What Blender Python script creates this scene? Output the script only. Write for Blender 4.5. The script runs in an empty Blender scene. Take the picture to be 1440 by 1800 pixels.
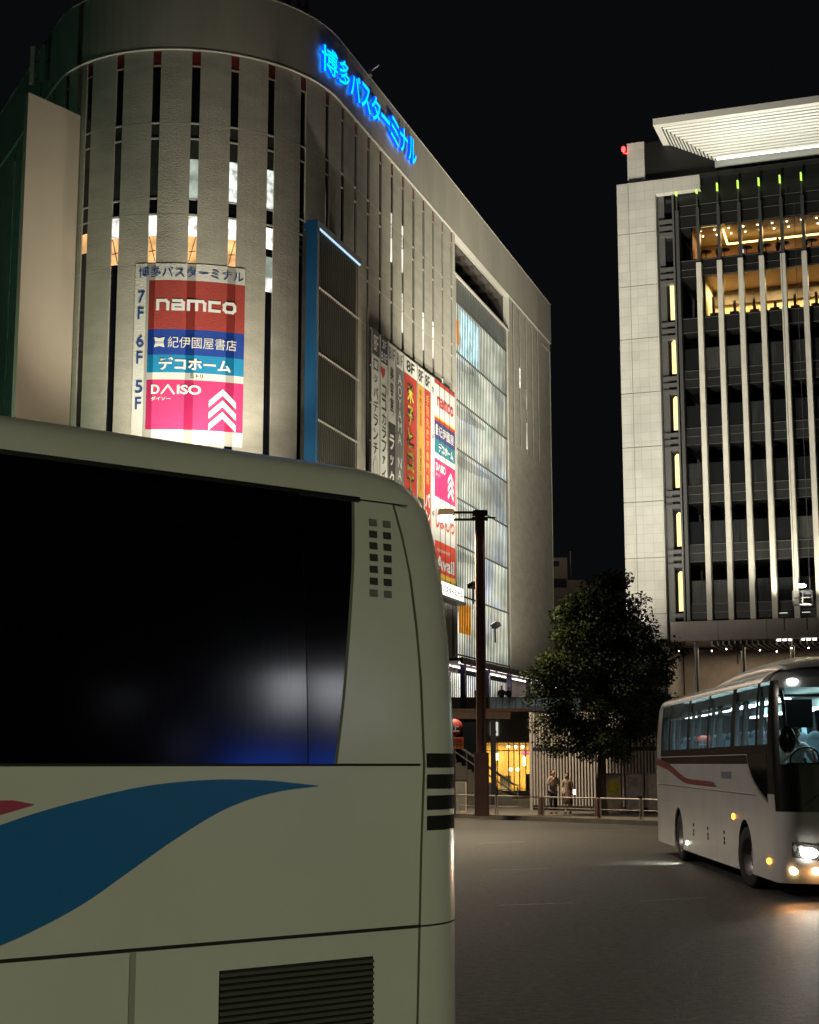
import bpy, bmesh, math, random
from math import sin, cos, pi, radians, sqrt, atan2
from mathutils import Vector, Matrix

random.seed(7)
scene = bpy.context.scene
COL = scene.collection

# ------------------------------------------------------------------ camera
cam_d = bpy.data.cameras.new('camera')
cam_d.sensor_fit = 'HORIZONTAL'
cam_d.sensor_width = 36.0
cam_d.lens = 67.5
cam_d.clip_start = 0.1
cam_d.clip_end = 3000
cam = bpy.data.objects.new('camera', cam_d)
COL.objects.link(cam)
cam.location = (0, 0, 2.0)
cam.rotation_euler = (radians(90 + 9.318), 0, 0)
scene.camera = cam

# ------------------------------------------------------------------ world: night sky over a city
world = bpy.data.worlds.new('World')
scene.world = world
world.use_nodes = True
wn = world.node_tree
bg = wn.nodes['Background']
sky = wn.nodes.new('ShaderNodeTexSky')
sky.sky_type = 'NISHITA'
sky.sun_disc = False
sky.sun_elevation = radians(-9)
sky.sun_rotation = radians(200)
glow = wn.nodes.new('ShaderNodeMixRGB')
glow.blend_type = 'ADD'
glow.inputs[0].default_value = 1.0
glow.inputs[2].default_value = (0.026, 0.028, 0.034, 1)
wn.links.new(sky.outputs[0], glow.inputs[1])
wn.links.new(glow.outputs[0], bg.inputs['Color'])
bg.inputs['Strength'].default_value = 0.085

# ------------------------------------------------------------------ exposure / render
vs = scene.view_settings
scene.display_settings.display_device = 'sRGB'
vs.view_transform = 'Standard'
vs.look = 'None'
vs.exposure = 0.35
vs.gamma = 1.0
vs.use_curve_mapping = False
cy = scene.cycles
cy.use_denoising = True
cy.max_bounces = 6
cy.diffuse_bounces = 2
cy.glossy_bounces = 3
cy.transmission_bounces = 4
cy.transparent_max_bounces = 12
cy.sample_clamp_indirect = 4.0
cy.caustics_reflective = False
cy.caustics_refractive = False
cy.use_adaptive_sampling = True
cy.adaptive_threshold = 0.015


# ================================================================== helpers
def tag(o, label=None, cat=None, group=None, kind=None):
    if label: o['label'] = label
    if cat: o['category'] = cat
    if group: o['group'] = group
    if kind: o['kind'] = kind
    return o


def empty(name, loc=(0, 0, 0), rz=0.0, label=None, cat=None, group=None):
    o = bpy.data.objects.new(name, None)
    COL.objects.link(o)
    o.location = loc
    o.rotation_euler = (0, 0, rz)
    o.empty_display_size = 0.3
    return tag(o, label, cat, group)


def copy_tree(o, parent=None):
    c = o.copy()
    COL.objects.link(c)
    if parent: c.parent = parent
    for ch in list(o.children):
        copy_tree(ch, c)
    return c


class MB:
    """collects faces with material slots, then links ONE mesh object"""
    def __init__(self):
        self.v = []; self.f = []; self.m = []; self.smooth = []

    def add(self, vs_, fs_, m=0, smooth=False):
        b = len(self.v)
        self.v += [tuple(p) for p in vs_]
        for f in fs_:
            self.f.append(tuple(i + b for i in f)); self.m.append(m); self.smooth.append(smooth)
        return self

    def hexa(self, p, m=0):
        """8 points: bottom ring 0-3, top ring 4-7"""
        return self.add(p, [(3, 2, 1, 0), (4, 5, 6, 7), (0, 1, 5, 4), (1, 2, 6, 5), (2, 3, 7, 6), (3, 0, 4, 7)], m)

    def box(self, x0, x1, y0, y1, z0, z1, m=0):
        return self.hexa([(x0, y0, z0), (x1, y0, z0), (x1, y1, z0), (x0, y1, z0),
                          (x0, y0, z1), (x1, y0, z1), (x1, y1, z1), (x0, y1, z1)], m)

    def bar(self, a, b, w, h=None, m=0, up=(0, 0, 1)):
        """square bar from a to b"""
        a = Vector(a); b = Vector(b); h = h or w
        d = (b - a).normalized()
        u = Vector(up)
        if abs(d.dot(u)) > 0.98: u = Vector((1, 0, 0))
        s = d.cross(u).normalized(); t = s.cross(d).normalized()
        s *= w / 2; t *= h / 2
        return self.hexa([a - s - t, a + s - t, a + s + t, a - s + t, b - s - t, b + s - t, b + s + t, b - s + t], m)

    def tube(self, pts, r, n=8, m=0, cap=True):
        pts = [Vector(p) for p in pts]
        rs = r if isinstance(r, (list, tuple)) else [r] * len(pts)
        vs_, fs_ = [], []
        prev = None
        for i, p in enumerate(pts):
            d = (pts[min(i + 1, len(pts) - 1)] - pts[max(i - 1, 0)]).normalized()
            u = prev if prev else (Vector((1, 0, 0)) if abs(d.z) > 0.9 else Vector((0, 0, 1)))
            s = d.cross(u)
            if s.length < 1e-4: s = d.cross(Vector((0, 1, 0)))
            s.normalize(); t = s.cross(d).normalized(); prev = t
            for k in range(n):
                a = 2 * pi * k / n
                vs_.append(p + (s * cos(a) + t * sin(a)) * rs[i])
        for i in range(len(pts) - 1):
            for k in range(n):
                fs_.append((i * n + k, i * n + (k + 1) % n, (i + 1) * n + (k + 1) % n, (i + 1) * n + k))
        self.add(vs_, fs_, m, True)
        if cap:
            self.add(vs_[:n], [tuple(range(n))[::-1]], m)
            self.add(vs_[-n:], [tuple(range(n))], m)
        return self

    def lathe(self, prof, c=(0, 0, 0), axis='z', n=20, m=0):
        """prof: list of (r, h)"""
        vs_, fs_ = [], []
        for r, h in prof:
            for k in range(n):
                a = 2 * pi * k / n
                p = (r * cos(a), r * sin(a), h)
                if axis == 'y': p = (p[0], p[2], p[1])
                if axis == 'x': p = (p[2], p[0], p[1])
                vs_.append((p[0] + c[0], p[1] + c[1], p[2] + c[2]))
        for i in range(len(prof) - 1):
            for k in range(n):
                fs_.append((i * n + k, i * n + (k + 1) % n, (i + 1) * n + (k + 1) % n, (i + 1) * n + k))
        return self.add(vs_, fs_, m, True)

    def ellipsoid(self, c, r, n=14, k=8, m=0):
        prof = [(sin(pi * i / k) + 1e-4, -cos(pi * i / k)) for i in range(k + 1)]
        b = len(self.v)
        self.lathe(prof, n=n, m=m)
        for i in range(b, len(self.v)):
            p = self.v[i]
            self.v[i] = (c[0] + p[0] * r[0], c[1] + p[1] * r[1], c[2] + p[2] * r[2])
        return self

    def prism(self, poly, z0, z1, m=0, fn=None):
        n = len(poly)
        fn = fn or (lambda x, y, z: (x, y, z))
        vs_ = [fn(x, y, z0) for x, y in poly] + [fn(x, y, z1) for x, y in poly]
        fs_ = [tuple(range(n))[::-1], tuple(range(n, 2 * n))] + [(i, (i + 1) % n, n + (i + 1) % n, n + i) for i in range(n)]
        return self.add(vs_, fs_, m)

    def build(self, name, mats, parent=None, label=None):
        me = bpy.data.meshes.new(name)
        me.from_pydata(self.v, [], self.f)
        mats = mats if isinstance(mats, (list, tuple)) else [mats]
        for mm in mats: me.materials.append(mm)
        me.polygons.foreach_set('material_index', self.m)
        me.polygons.foreach_set('use_smooth', self.smooth)
        bm = bmesh.new(); bm.from_mesh(me)
        bmesh.ops.recalc_face_normals(bm, faces=bm.faces)
        bm.to_mesh(me); bm.free()
        me.update()
        o = bpy.data.objects.new(name, me)
        COL.objects.link(o)
        if parent: o.parent = parent
        if label: o['label'] = label
        return o


# ------------------------------------------------------------------ materials
MATS = {}


def mat(name, col, rough=0.6, metal=0.0, var=0.0, scale=3.0, bump=0.0, bscale=30.0, spec=0.5, stretch=(1, 1, 1), coat=0.0):
    if name in MATS: return MATS[name]
    m = bpy.data.materials.new(name); m.use_nodes = True
    nt = m.node_tree; b = nt.nodes['Principled BSDF']
    b.inputs['Base Color'].default_value = (*col, 1)
    b.inputs['Roughness'].default_value = rough
    b.inputs['Metallic'].default_value = metal
    b.inputs['Specular IOR Level'].default_value = spec
    b.inputs['Coat Weight'].default_value = coat
    b.inputs['Coat Roughness'].default_value = 0.16
    if var or bump:
        tc = nt.nodes.new('ShaderNodeTexCoord')
        mp = nt.nodes.new('ShaderNodeMapping'); mp.inputs['Scale'].default_value = stretch
        nt.links.new(tc.outputs['Object'], mp.inputs[0])
    if var:
        n = nt.nodes.new('ShaderNodeTexNoise'); n.inputs['Scale'].default_value = scale; n.inputs['Detail'].default_value = 6
        n.inputs['Roughness'].default_value = 0.65
        nt.links.new(mp.outputs[0], n.inputs['Vector'])
        r = nt.nodes.new('ShaderNodeMapRange')
        r.inputs['From Min'].default_value = 0.3; r.inputs['From Max'].default_value = 0.7
        r.inputs['To Min'].default_value = 1 - var; r.inputs['To Max'].default_value = 1 + var
        nt.links.new(n.outputs['Fac'], r.inputs['Value'])
        mx = nt.nodes.new('ShaderNodeVectorMath'); mx.operation = 'SCALE'
        mx.inputs[0].default_value = col
        nt.links.new(r.outputs[0], mx.inputs['Scale'])
        nt.links.new(mx.outputs[0], b.inputs['Base Color'])
    if bump:
        n2 = nt.nodes.new('ShaderNodeTexNoise'); n2.inputs['Scale'].default_value = bscale; n2.inputs['Detail'].default_value = 4
        nt.links.new(mp.outputs[0], n2.inputs['Vector'])
        bp = nt.nodes.new('ShaderNodeBump'); bp.inputs['Strength'].default_value = bump
        bp.inputs['Distance'].default_value = 0.05
        nt.links.new(n2.outputs['Fac'], bp.inputs['Height'])
        nt.links.new(bp.outputs[0], b.inputs['Normal'])
    MATS[name] = m
    return m


def emit(name, col, strength, var=0.0, scale=1.0, stretch=(1, 1, 1), lo=0.3, hi=0.7):
    if name in MATS: return MATS[name]
    m = bpy.data.materials.new(name); m.use_nodes = True
    nt = m.node_tree; b = nt.nodes['Principled BSDF']
    b.inputs['Base Color'].default_value = (*[min(c, 1) * 0.3 for c in col], 1)
    b.inputs['Emission Color'].default_value = (*col, 1)
    b.inputs['Emission Strength'].default_value = strength
    b.inputs['Roughness'].default_value = 0.3
    if var:
        tc = nt.nodes.new('ShaderNodeTexCoord')
        mp = nt.nodes.new('ShaderNodeMapping'); mp.inputs['Scale'].default_value = stretch
        nt.links.new(tc.outputs['Object'], mp.inputs[0])
        n = nt.nodes.new('ShaderNodeTexNoise'); n.inputs['Scale'].default_value = scale; n.inputs['Detail'].default_value = 3
        nt.links.new(mp.outputs[0], n.inputs['Vector'])
        r = nt.nodes.new('ShaderNodeMapRange')
        r.inputs['From Min'].default_value = lo; r.inputs['From Max'].default_value = hi
        r.inputs['To Min'].default_value = strength * (1 - var); r.inputs['To Max'].default_value = strength * (1 + var)
        nt.links.new(n.outputs['Fac'], r.inputs['Value'])
        nt.links.new(r.outputs[0], b.inputs['Emission Strength'])
    MATS[name] = m
    return m


def glass(name, tint, refl=1.0, rough=0.02):
    """tinted window pane: clear tinted body with a mirror-like surface"""
    if name in MATS: return MATS[name]
    m = bpy.data.materials.new(name); m.use_nodes = True
    nt = m.node_tree; nt.nodes.clear()
    out = nt.nodes.new('ShaderNodeOutputMaterial')
    tr = nt.nodes.new('ShaderNodeBsdfTransparent'); tr.inputs[0].default_value = (*tint, 1)
    gl = nt.nodes.new('ShaderNodeBsdfGlossy'); gl.inputs['Roughness'].default_value = rough
    gl.inputs['Color'].default_value = (refl, refl, refl, 1)
    fr = nt.nodes.new('ShaderNodeFresnel'); fr.inputs['IOR'].default_value = 1.5
    mx = nt.nodes.new('ShaderNodeMixShader')
    nt.links.new(fr.outputs[0], mx.inputs[0]); nt.links.new(tr.outputs[0], mx.inputs[1]); nt.links.new(gl.outputs[0], mx.inputs[2])
    nt.links.new(mx.outputs[0], out.inputs[0])
    MATS[name] = m
    return m


def lamp(name, kind, loc, power, col, parent=None, target=None, size=0.2, cone=None, blend=0.5, sizey=None):
    d = bpy.data.lights.new(name, kind)
    d.energy = power; d.color = col
    if kind == 'AREA':
        d.size = size
        if sizey: d.shape = 'RECTANGLE'; d.size_y = sizey
    else:
        d.shadow_soft_size = size
    if kind == 'SPOT':
        d.spot_size = radians(cone or 100); d.spot_blend = blend
    o = bpy.data.objects.new(name, d); COL.objects.link(o)
    o.location = loc
    if target is not None:
        o.rotation_euler = (Vector(target) - Vector(loc)).to_track_quat('-Z', 'Y').to_euler()
    if parent:
        o.parent = parent
    return o


# ------------------------------------------------------------------ lettering
_T = {}


def text_shape(s, bold=0.0, extrude=0.0):
    """outline of a string as (verts, faces) with its own bounding box scaled to 0..1"""
    key = (s, bold, extrude)
    if key in _T: return _T[key]
    cu = bpy.data.curves.new('lettering_source', 'FONT')
    cu.body = s; cu.offset = bold; cu.resolution_u = 4; cu.extrude = extrude
    cu.fill_mode = 'BOTH'
    o = bpy.data.objects.new('lettering_source', cu); COL.objects.link(o)
    bpy.context.view_layer.update()
    me = bpy.data.meshes.new_from_object(o.evaluated_get(bpy.context.evaluated_depsgraph_get()))
    vs_ = [tuple(v.co) for v in me.vertices]; fs_ = [tuple(p.vertices) for p in me.polygons]
    bpy.data.objects.remove(o); bpy.data.curves.remove(cu); bpy.data.meshes.remove(me)
    xs = [v[0] for v in vs_]; ys = [v[1] for v in vs_]
    x0, x1, y0, y1 = min(xs), max(xs), min(ys), max(ys)
    w = max(x1 - x0, 1e-4); h = max(y1 - y0, 1e-4)
    vs_ = [((v[0] - x0) / w, (v[1] - y0) / h, v[2]) for v in vs_]
    _T[key] = (vs_, fs_, w / h)
    return _T[key]


def put_text(mb, s, u0, u1, v0, v1, fn, m=0, bold=0.0):
    """stretch s over the rectangle, fn(u, v) gives the 3-D point"""
    vs_, fs_, asp = text_shape(s, bold)
    mb.add([fn(u0 + v[0] * (u1 - u0), v0 + v[1] * (v1 - v0)) for v in vs_], fs_, m)


def put_vertical(mb, s, uc, w, v1, v0, fn, m=0, bold=0.0, fill=0.86):
    """characters one under another from v1 (top) to v0"""
    n = len(s); p = (v1 - v0) / n
    for i, ch in enumerate(s):
        if ch == ' ': continue
        h = p * fill; ww = w
        if ch in 'ッャュョァィ': ww = w * 0.7; h *= 0.7
        if ch == 'ー': put_text(mb, '|', uc - w * 0.06, uc + w * 0.06, v1 - p * (i + 0.93), v1 - p * (i + 0.07), fn, m, bold); continue
        if ch in 'Il': ww = w * 0.15
        put_text(mb, ch, uc - ww / 2, uc + ww / 2, v1 - p * (i + 1) + (p - h) / 2, v1 - p * i - (p - h) / 2, fn, m, bold)


# ------------------------------------------------------------------ shared materials
CONC = mat('ribbed precast concrete', (0.41, 0.39, 0.335), 0.85, var=0.15, scale=0.6, bump=0.55, bscale=9.0, stretch=(1, 1, 2.6))
PARAPET = mat('smooth painted concrete', (0.37, 0.35, 0.30), 0.8, var=0.14, scale=0.35, stretch=(1, 1, 0.25))
JOINT = mat('metal joint trim', (0.62, 0.60, 0.55), 0.4, 0.3)
DARKGLASS = mat('dark window glass', (0.006, 0.007, 0.010), 0.08, spec=0.6)
GREYPANE = mat('blinded window glass', (0.045, 0.05, 0.045), 0.25, var=0.35, scale=1.3)
REDPANEL = mat('dark red enamel panel', (0.16, 0.022, 0.024), 0.4)
BLACK = mat('black painted metal', (0.012, 0.012, 0.013), 0.45)
DARKGREY = mat('dark grey metal', (0.05, 0.05, 0.052), 0.45, 0.2, var=0.2, scale=2)
GREYMETAL = mat('grey metal', (0.22, 0.22, 0.215), 0.4, 0.5, var=0.15, scale=2)
WHITEINK = mat('white sign film', (0.78, 0.78, 0.76), 0.5)
BLACKINK = mat('black sign film', (0.015, 0.015, 0.018), 0.5)
STONE = None


# ================================================================== ground
def road_material():
    m = bpy.data.materials.new('worn asphalt'); m.use_nodes = True
    nt = m.node_tree; b = nt.nodes['Principled BSDF']; L = nt.links.new
    tc = nt.nodes.new('ShaderNodeTexCoord')
    n1 = nt.nodes.new('ShaderNodeTexNoise'); n1.inputs['Scale'].default_value = 0.25; n1.inputs['Detail'].default_value = 8
    n3 = nt.nodes.new('ShaderNodeTexNoise'); n3.inputs['Scale'].default_value = 10; n3.inputs['Detail'].default_value = 9; n3.inputs['Roughness'].default_value = .92
    for n in (n1, n3): L(tc.outputs['Object'], n.inputs['Vector'])
    r = nt.nodes.new('ShaderNodeValToRGB')
    r.color_ramp.elements[0].position = 0.3; r.color_ramp.elements[0].color = (0.030, 0.0285, 0.028, 1)
    r.color_ramp.elements[1].position = 0.72; r.color_ramp.elements[1].color = (0.066, 0.063, 0.062, 1)
    L(n1.outputs['Fac'], r.inputs[0])
    mx = nt.nodes.new('ShaderNodeMixRGB'); mx.blend_type = 'MULTIPLY'; mx.inputs[0].default_value = 0.9
    rr = nt.nodes.new('ShaderNodeMapRange'); rr.inputs['From Min'].default_value = .40; rr.inputs['From Max'].default_value = .62; rr.inputs['To Min'].default_value = 0.15; rr.inputs['To Max'].default_value = 2.6
    L(n3.outputs['Fac'], rr.inputs['Value'])
    L(r.outputs[0], mx.inputs[1]); L(rr.outputs[0], mx.inputs[2]); L(mx.outputs[0], b.inputs['Base Color'])
    ro = nt.nodes.new('ShaderNodeMapRange'); b.inputs['Specular IOR Level'].default_value = 0.22; ro.inputs['To Min'].default_value = 0.45; ro.inputs['To Max'].default_value = 0.65
    L(n1.outputs['Fac'], ro.inputs['Value']); L(ro.outputs[0], b.inputs['Roughness'])
    n4 = nt.nodes.new('ShaderNodeTexNoise'); n4.inputs['Scale'].default_value = 26; n4.inputs['Detail'].default_value = 5; n4.inputs['Roughness'].default_value = .75
    L(tc.outputs['Object'], n4.inputs['Vector'])
    bp = nt.nodes.new('ShaderNodeBump'); bp.inputs['Strength'].default_value = 1.0; bp.inputs['Distance'].default_value = 0.03
    L(n4.outputs['Fac'], bp.inputs['Height']); L(bp.outputs[0], b.inputs['Normal'])
    return m


ROAD = road_material()
mb = MB()
mb.add([(-900, -300, 0), (900, -300, 0), (900, 1500, 0), (-900, 1500, 0)], [(0, 1, 2, 3)])
tag(mb.build('road', ROAD), kind='structure')

KU = Vector((-0.635, 0.772)).normalized()          # kerb direction, going left and away
KN = Vector((KU.y, -KU.x)) * -1                    # towards the pavement?
if KN.y < 0: KN = -KN
K0 = Vector((7.98, 51.35))


def kp(s, off=0.0, z=0.0):
    p = K0 + KU * s + KN * off
    return (p.x, p.y, z)


PAVE = mat('paving blocks', (0.11, 0.098, 0.085), 0.7, var=0.25, scale=0.8, bump=0.3, bscale=8)
KERB = mat('concrete kerb stone', (0.075, 0.068, 0.060), 0.75, var=0.3, scale=1.5)
mb = MB()
mb.add([kp(-30, 0.22, .15), kp(60, 0.22, .15), kp(60, 70, .15), kp(-30, 70, .15)], [(0, 1, 2, 3)])
tag(mb.build('pavement', PAVE), kind='structure')
mb = MB()
for i in range(-22, 45):
    a, b = i * 1.2, i * 1.2 + 1.19
    mb.hexa([kp(a, 0, -.05), kp(b, 0, -.05), kp(b, .22, -.05), kp(a, .22, -.05),
             kp(a, 0.03, .154), kp(b, 0.03, .154), kp(b, .22, .154), kp(a, .22, .154)])
tag(mb.build('kerb', KERB), kind='structure')
# thin pale streaks on the turning area
PALESTREAK = mat('pale road streak', (0.40, 0.38, 0.36), 0.6, var=0.5, scale=6)
mb = MB()


def paint(x0, y0, x1, y1, w):
    a = Vector((x0, y0)); b = Vector((x1, y1)); n = (b - a).orthogonal().normalized() * w / 2
    mb.add([(a.x - n.x, a.y - n.y, .004), (b.x - n.x, b.y - n.y, .004), (b.x + n.x, b.y + n.y, .004), (a.x + n.x, a.y + n.y, .004)], [(0, 1, 2, 3)])


paint(1.3, 22.6, 2.35, 23.0, 0.035)
paint(1.55, 30.0, 2.7, 30.4, 0.05)
paint(1.75, 40.0, 3.0, 40.8, 0.07)
paint(3.4, 23.3, 4.5, 23.9, 0.03)
paint(5.6, 47.6, 7.0, 48.2, 0.08)
tag(mb.build('road_streak', PALESTREAK), kind='structure')

# ================================================================== bus terminal (rounded wedge building)
AR = radians(18.0)
TD = Vector((sin(AR), cos(AR))); TN = Vector((cos(AR), -sin(AR)))
TC = Vector((-11.87, 79.88)); TR = 8.45
T0 = TC + TN * TR
R2 = 7.27
TC2 = Vector((TC.x, TC.y - TR + R2))
LARC1 = radians(72.0) * TR          # right tangent -> front point
ANG_L = radians(62.2)
LARC2 = ANG_L * R2
TL_N = Vector((-sin(ANG_L), -cos(ANG_L)))
TL_D = Vector((-cos(ANG_L), sin(ANG_L)))
TL0 = TC2 + TL_N * R2


def F(s, off=0.0, z=0.0):
    """point on the terminal's street front: s metres along the wall (0 where the long side starts), off metres proud"""
    if s >= 0:
        p = T0 + TD * s + TN * off
    elif s >= -LARC1:
        a = radians(72.0) + s / TR
        n = Vector((sin(a), -cos(a))); p = TC + n * (TR + off)
    elif s >= -LARC1 - LARC2:
        a = (s + LARC1) / R2
        n = Vector((sin(a), -cos(a))); p = TC2 + n * (R2 + off)
    else:
        p = TL0 + TL_D * (-s - LARC1 - LARC2) + TL_N * off
    return (p.x, p.y, z)


def RP(s, off=0.0, z=0.0):
    """straight extension of the long side"""
    p = T0 + TD * s + TN * off
    return (p.x, p.y, z)


def fbox(mb, s0, s1, z0, z1, o0, o1, m=0, fn=F, step=0.5, caps=True):
    """curved box following the wall"""
    n = 1 if s0 >= 0 or fn is RP else max(1, int(math.ceil((s1 - s0) / step)))
    ss = [s0 + (s1 - s0) * i / n for i in range(n + 1)]
    vs_, fs_ = [], []
    for s in ss:
        vs_ += [fn(s, o0, z0), fn(s, o1, z0), fn(s, o1, z1), fn(s, o0, z1)]
    for i in range(n):
        a = 4 * i
        for k in range(4):
            fs_.append((a + k, a + (k + 1) % 4, a + 4 + (k + 1) % 4, a + 4 + k))
    fs_.append((0, 3, 2, 1)); fs_.append((4 * n, 4 * n + 1, 4 * n + 2, 4 * n + 3))
    mb.add(vs_, fs_, m)


def fsheet(mb, s0, s1, z0, z1, off, m=0, fn=F, step=0.4):
    n = 1 if s0 >= 0 or fn is RP else max(1, int(math.ceil((s1 - s0) / step)))
    vs_, fs_ = [], []
    for i in range(n + 1):
        s = s0 + (s1 - s0) * i / n
        vs_ += [fn(s, off, z0), fn(s, off, z1)]
    for i in range(n):
        fs_.append((2 * i, 2 * i + 2, 2 * i + 3, 2 * i + 1))
    mb.add(vs_, fs_, m)


ZT, ZP = 40.35, 37.0
term = empty('bus_terminal', (T0.x, T0.y, 0))
tag(term, 'large bus terminal with rounded corner, slit windows and blue lit roof lettering', 'building')
TI = Matrix.Translation((-T0.x, -T0.y, 0))


def tb(mb, name, mats, parent=term, label=None):
    """part of the terminal, built in world space then stored relative to its root"""
    mb.v = [(p[0] - T0.x, p[1] - T0.y, p[2]) for p in mb.v]
    return mb.build(name, mats, parent, label)


SW = 0.21   # half slot width
slots_main = [0.83 + 2.06 * k for k in range(11)] + [-1.22, -3.3, -5.35, -7.35, -9.3, -11.25, -13.2, -15.13, -17.1, -19.2, -21.3, -23.4, -25.5, -27.6]
slots_main.sort()
slots_far = [37.98 + 2.035 * k for k in range(5)]

wall = MB()
edges = [-34.0] + slots_main
for i, s in enumerate(slots_main):
    prev = edges[i] + (SW if i else 0)
    fbox(wall, prev, s - SW, 2.0, ZP - .06, -0.30, 0.0)
fbox(wall, slots_main[-1] + SW, 21.78, 2.0, ZP - .06, -0.30, 0.0)
# beyond the screen
prev = 36.72
for s in slots_far:
    fbox(wall, prev, s - .17, 25.8, ZP - .06, -.3, 0); prev = s + .17
fbox(wall, prev, 47.65, 25.8, ZP - .06, -.3, 0)
fbox(wall, 36.72, 47.65, 2.0, 25.795, -.3, 0)
fbox(wall, 36.34, 36.72, 2.0, 34.2, -.3, 0)
fbox(wall, 21.78, 22.42, 2.0, 34.2, -.3, 0)
fbox(wall, 47.65, 50.75, 2.0, 36.2, -.45, -.05)
fbox(wall, 47.65, 50.75, 36.2, ZP - .06, -.45, 0)
tb(wall, 'wall', CONC)

# smooth parapet and mass behind
par = MB()
fbox(par, -34.0, 50.75, ZP, ZT, -0.5, 0.10)
tb(par, 'parapet', PARAPET)
trim = MB()
fbox(trim, -34.0, 50.75, ZT, ZT + .05, -.1, 0.13)
fbox(trim, -34.0, 50.75, ZP - .06, ZP, -.3, 0.115)
for z in (33.1, 28.4, 25.8):
    for i, s in enumerate(slots_main[:-1]):
        if z > 30 or True:
            fsheet(trim, s + SW, slots_main[i + 1] - SW, z, z + .03, .006)
tb(trim, 'trim', JOINT)
core = MB()
ring = [F(s, -0.32) for s in [-34 + i * 0.7 for i in range(49)]] + [F(s, -0.32) for s in (0.5, 21.7)]
ring += [F(21.7, -6.0), F(36.8, -6.0), F(36.8, -0.34), F(50.7, -0.46)]
far = Vector(F(50.7, -0.46)[:2]); 
ring += [(far.x - 28, far.y + 14, 0), (-46, 118, 0)]
n = len(ring)
core.add([(p[0], p[1], 1.5) for p in ring] + [(p[0], p[1], ZT - .6) for p in ring],
         [tuple(range(n))[::-1], tuple(range(n, 2 * n))] + [(i, (i + 1) % n, n + (i + 1) % n, n + i) for i in range(n)])
tb(core, 'inner_block', mat('dark interior block', (0.02, 0.02, 0.022), 0.8))
# end wall seen edge on
endw = MB()
a = Vector(F(50.76, 0)[:2]); b = Vector((far.x - 28, far.y + 14))
endw.add([(a.x, a.y, 0), (b.x, b.y, 0), (b.x, b.y, ZT), (a.x, a.y, ZT)], [(0, 1, 2, 3)])
tb(endw, 'end_wall', PARAPET)

# ---- slot windows: every slot is a window with its own panes and bars
LITW = emit('lit office ceiling behind glass', (0.93, 1.0, 0.93), .62, var=0.85, scale=2.6)
LITG = emit('half lit room behind glass', (0.62, 0.72, 0.62), 0.32, var=0.8, scale=1.2)
LITO = emit('wood lined room under warm light', (1.0, 0.55, 0.22), .8, var=0.5, scale=1.3)
LITC = emit('bright white downlight zone', (1.0, 0.97, 0.9), .95, var=.6, scale=2.6)
LITD = emit('stair light seen through slit', (1.0, 0.96, 0.85), 0.9, var=0.8, scale=0.8, stretch=(1, 1, .5))


def slot_window(s, hw, zt, zb, kinds, red=True, dp=.09):
    w = MB(); fsheet(w, s - hw, s + hw, zb, zt - .02, -dp)
    for z in kinds.get('bars', []):
        fbox(w, s - hw + .003, s + hw - .003, z - .045, z + .03, -.085, -.03, 1)
    win = tb(w, 'window', [DARKGLASS, JOINT])
    if red:
        r = MB(); fbox(r, s - hw + .004, s + hw - .004, zt - .85, zt - .03, -.085, -.05); tb(r, 'enamel_panel', REDPANEL, win)
    for (z0, z1, mm, name) in kinds.get('panes', []):
        p = MB(); fsheet(p, s - hw + .003, s + hw - .003, z0, z1, -dp + .012); tb(p, name, mm, win)
    for (z0, z1, flip) in kinds.get('brace', []):
        b_ = MB(); e = hw * .75
        b_.bar(F(s - e * flip, -.06, z0), F(s + e * flip, -.06, z1), .055, .03)
        b_.bar(F(s - e, -.06, z0 + .5), F(s + e, -.06, z0 + .55), .045, .03)
        tb(b_, 'brace', BLACK, win)


std = [36.15, 33.15, 32.35, 28.45, 29.25]
for s in slots_main:
    k = {'bars': list(std), 'panes': [(32.38, 33.1, GREYPANE, 'blind')], 'brace': []}
    if s <= -5 and s > -16:
        k['panes'].append((31.3, 32.3, GREYPANE, 'blind'))
        if -13.4 < s:
            k['panes'].append((29.3, 31.3, GREYPANE, 'blind'))
        if s in (-9.3,): k['panes'][-1] = (29.3, 31.3, LITG, 'glazed_room')
        if s in (-7.35, -5.35): k['panes'][-1] = (29.25, 31.35, LITW, 'glazed_room')
        if s > -13.4 and s < -6:
            k['panes'].append((27.35, 28.38, LITC, 'downlight_zone'))
            k['panes'].append((26.0, 27.35, LITO, 'warm_room'))
            k['brace'].append((26.05, 27.3, 1 if int(s * 10) % 2 else -1))
        if s == -15.13: k['panes'].append((26.9, 27.9, LITO, 'warm_room'))
        if s == -5.35:
            k['panes'].append((27.2, 28.3, LITC, 'downlight_zone')); k['panes'].append((25.7, 26.8, LITG, 'glazed_room')); k['panes'].append((25.0, 25.75, LITW, 'glazed_room'))
    if s == -1.22:
        k['panes'] += [(29.0 - .36 * i, 29.2 - .36 * i, LITD, 'blind') for i in range(9)]
    if s == -3.3:
        k['panes'] += [(29.5 - .36 * i, 29.66 - .36 * i, GREYPANE, 'blind') for i in range(7)]
    if s > 5:
        j = int(round((s - .83) / 2.06))
        if j in (4, 5): k['panes'].append((30.9, 34.2 - .4 * j * .2, LITD, 'stair_light'))
        if j in (5, 7, 8): k['panes'].append((27.2, 29.6, LITD, 'stair_light'))
        if j == 9: k['panes'].append((25.9, 26.4, LITC, 'stair_light'))
    if abs(s - 2.89) < .1: k['panes'].append((26.0, 27.6, LITO, 'stair_light'))
    slot_window(s, SW, ZP - .06, 8.0, k)
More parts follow.
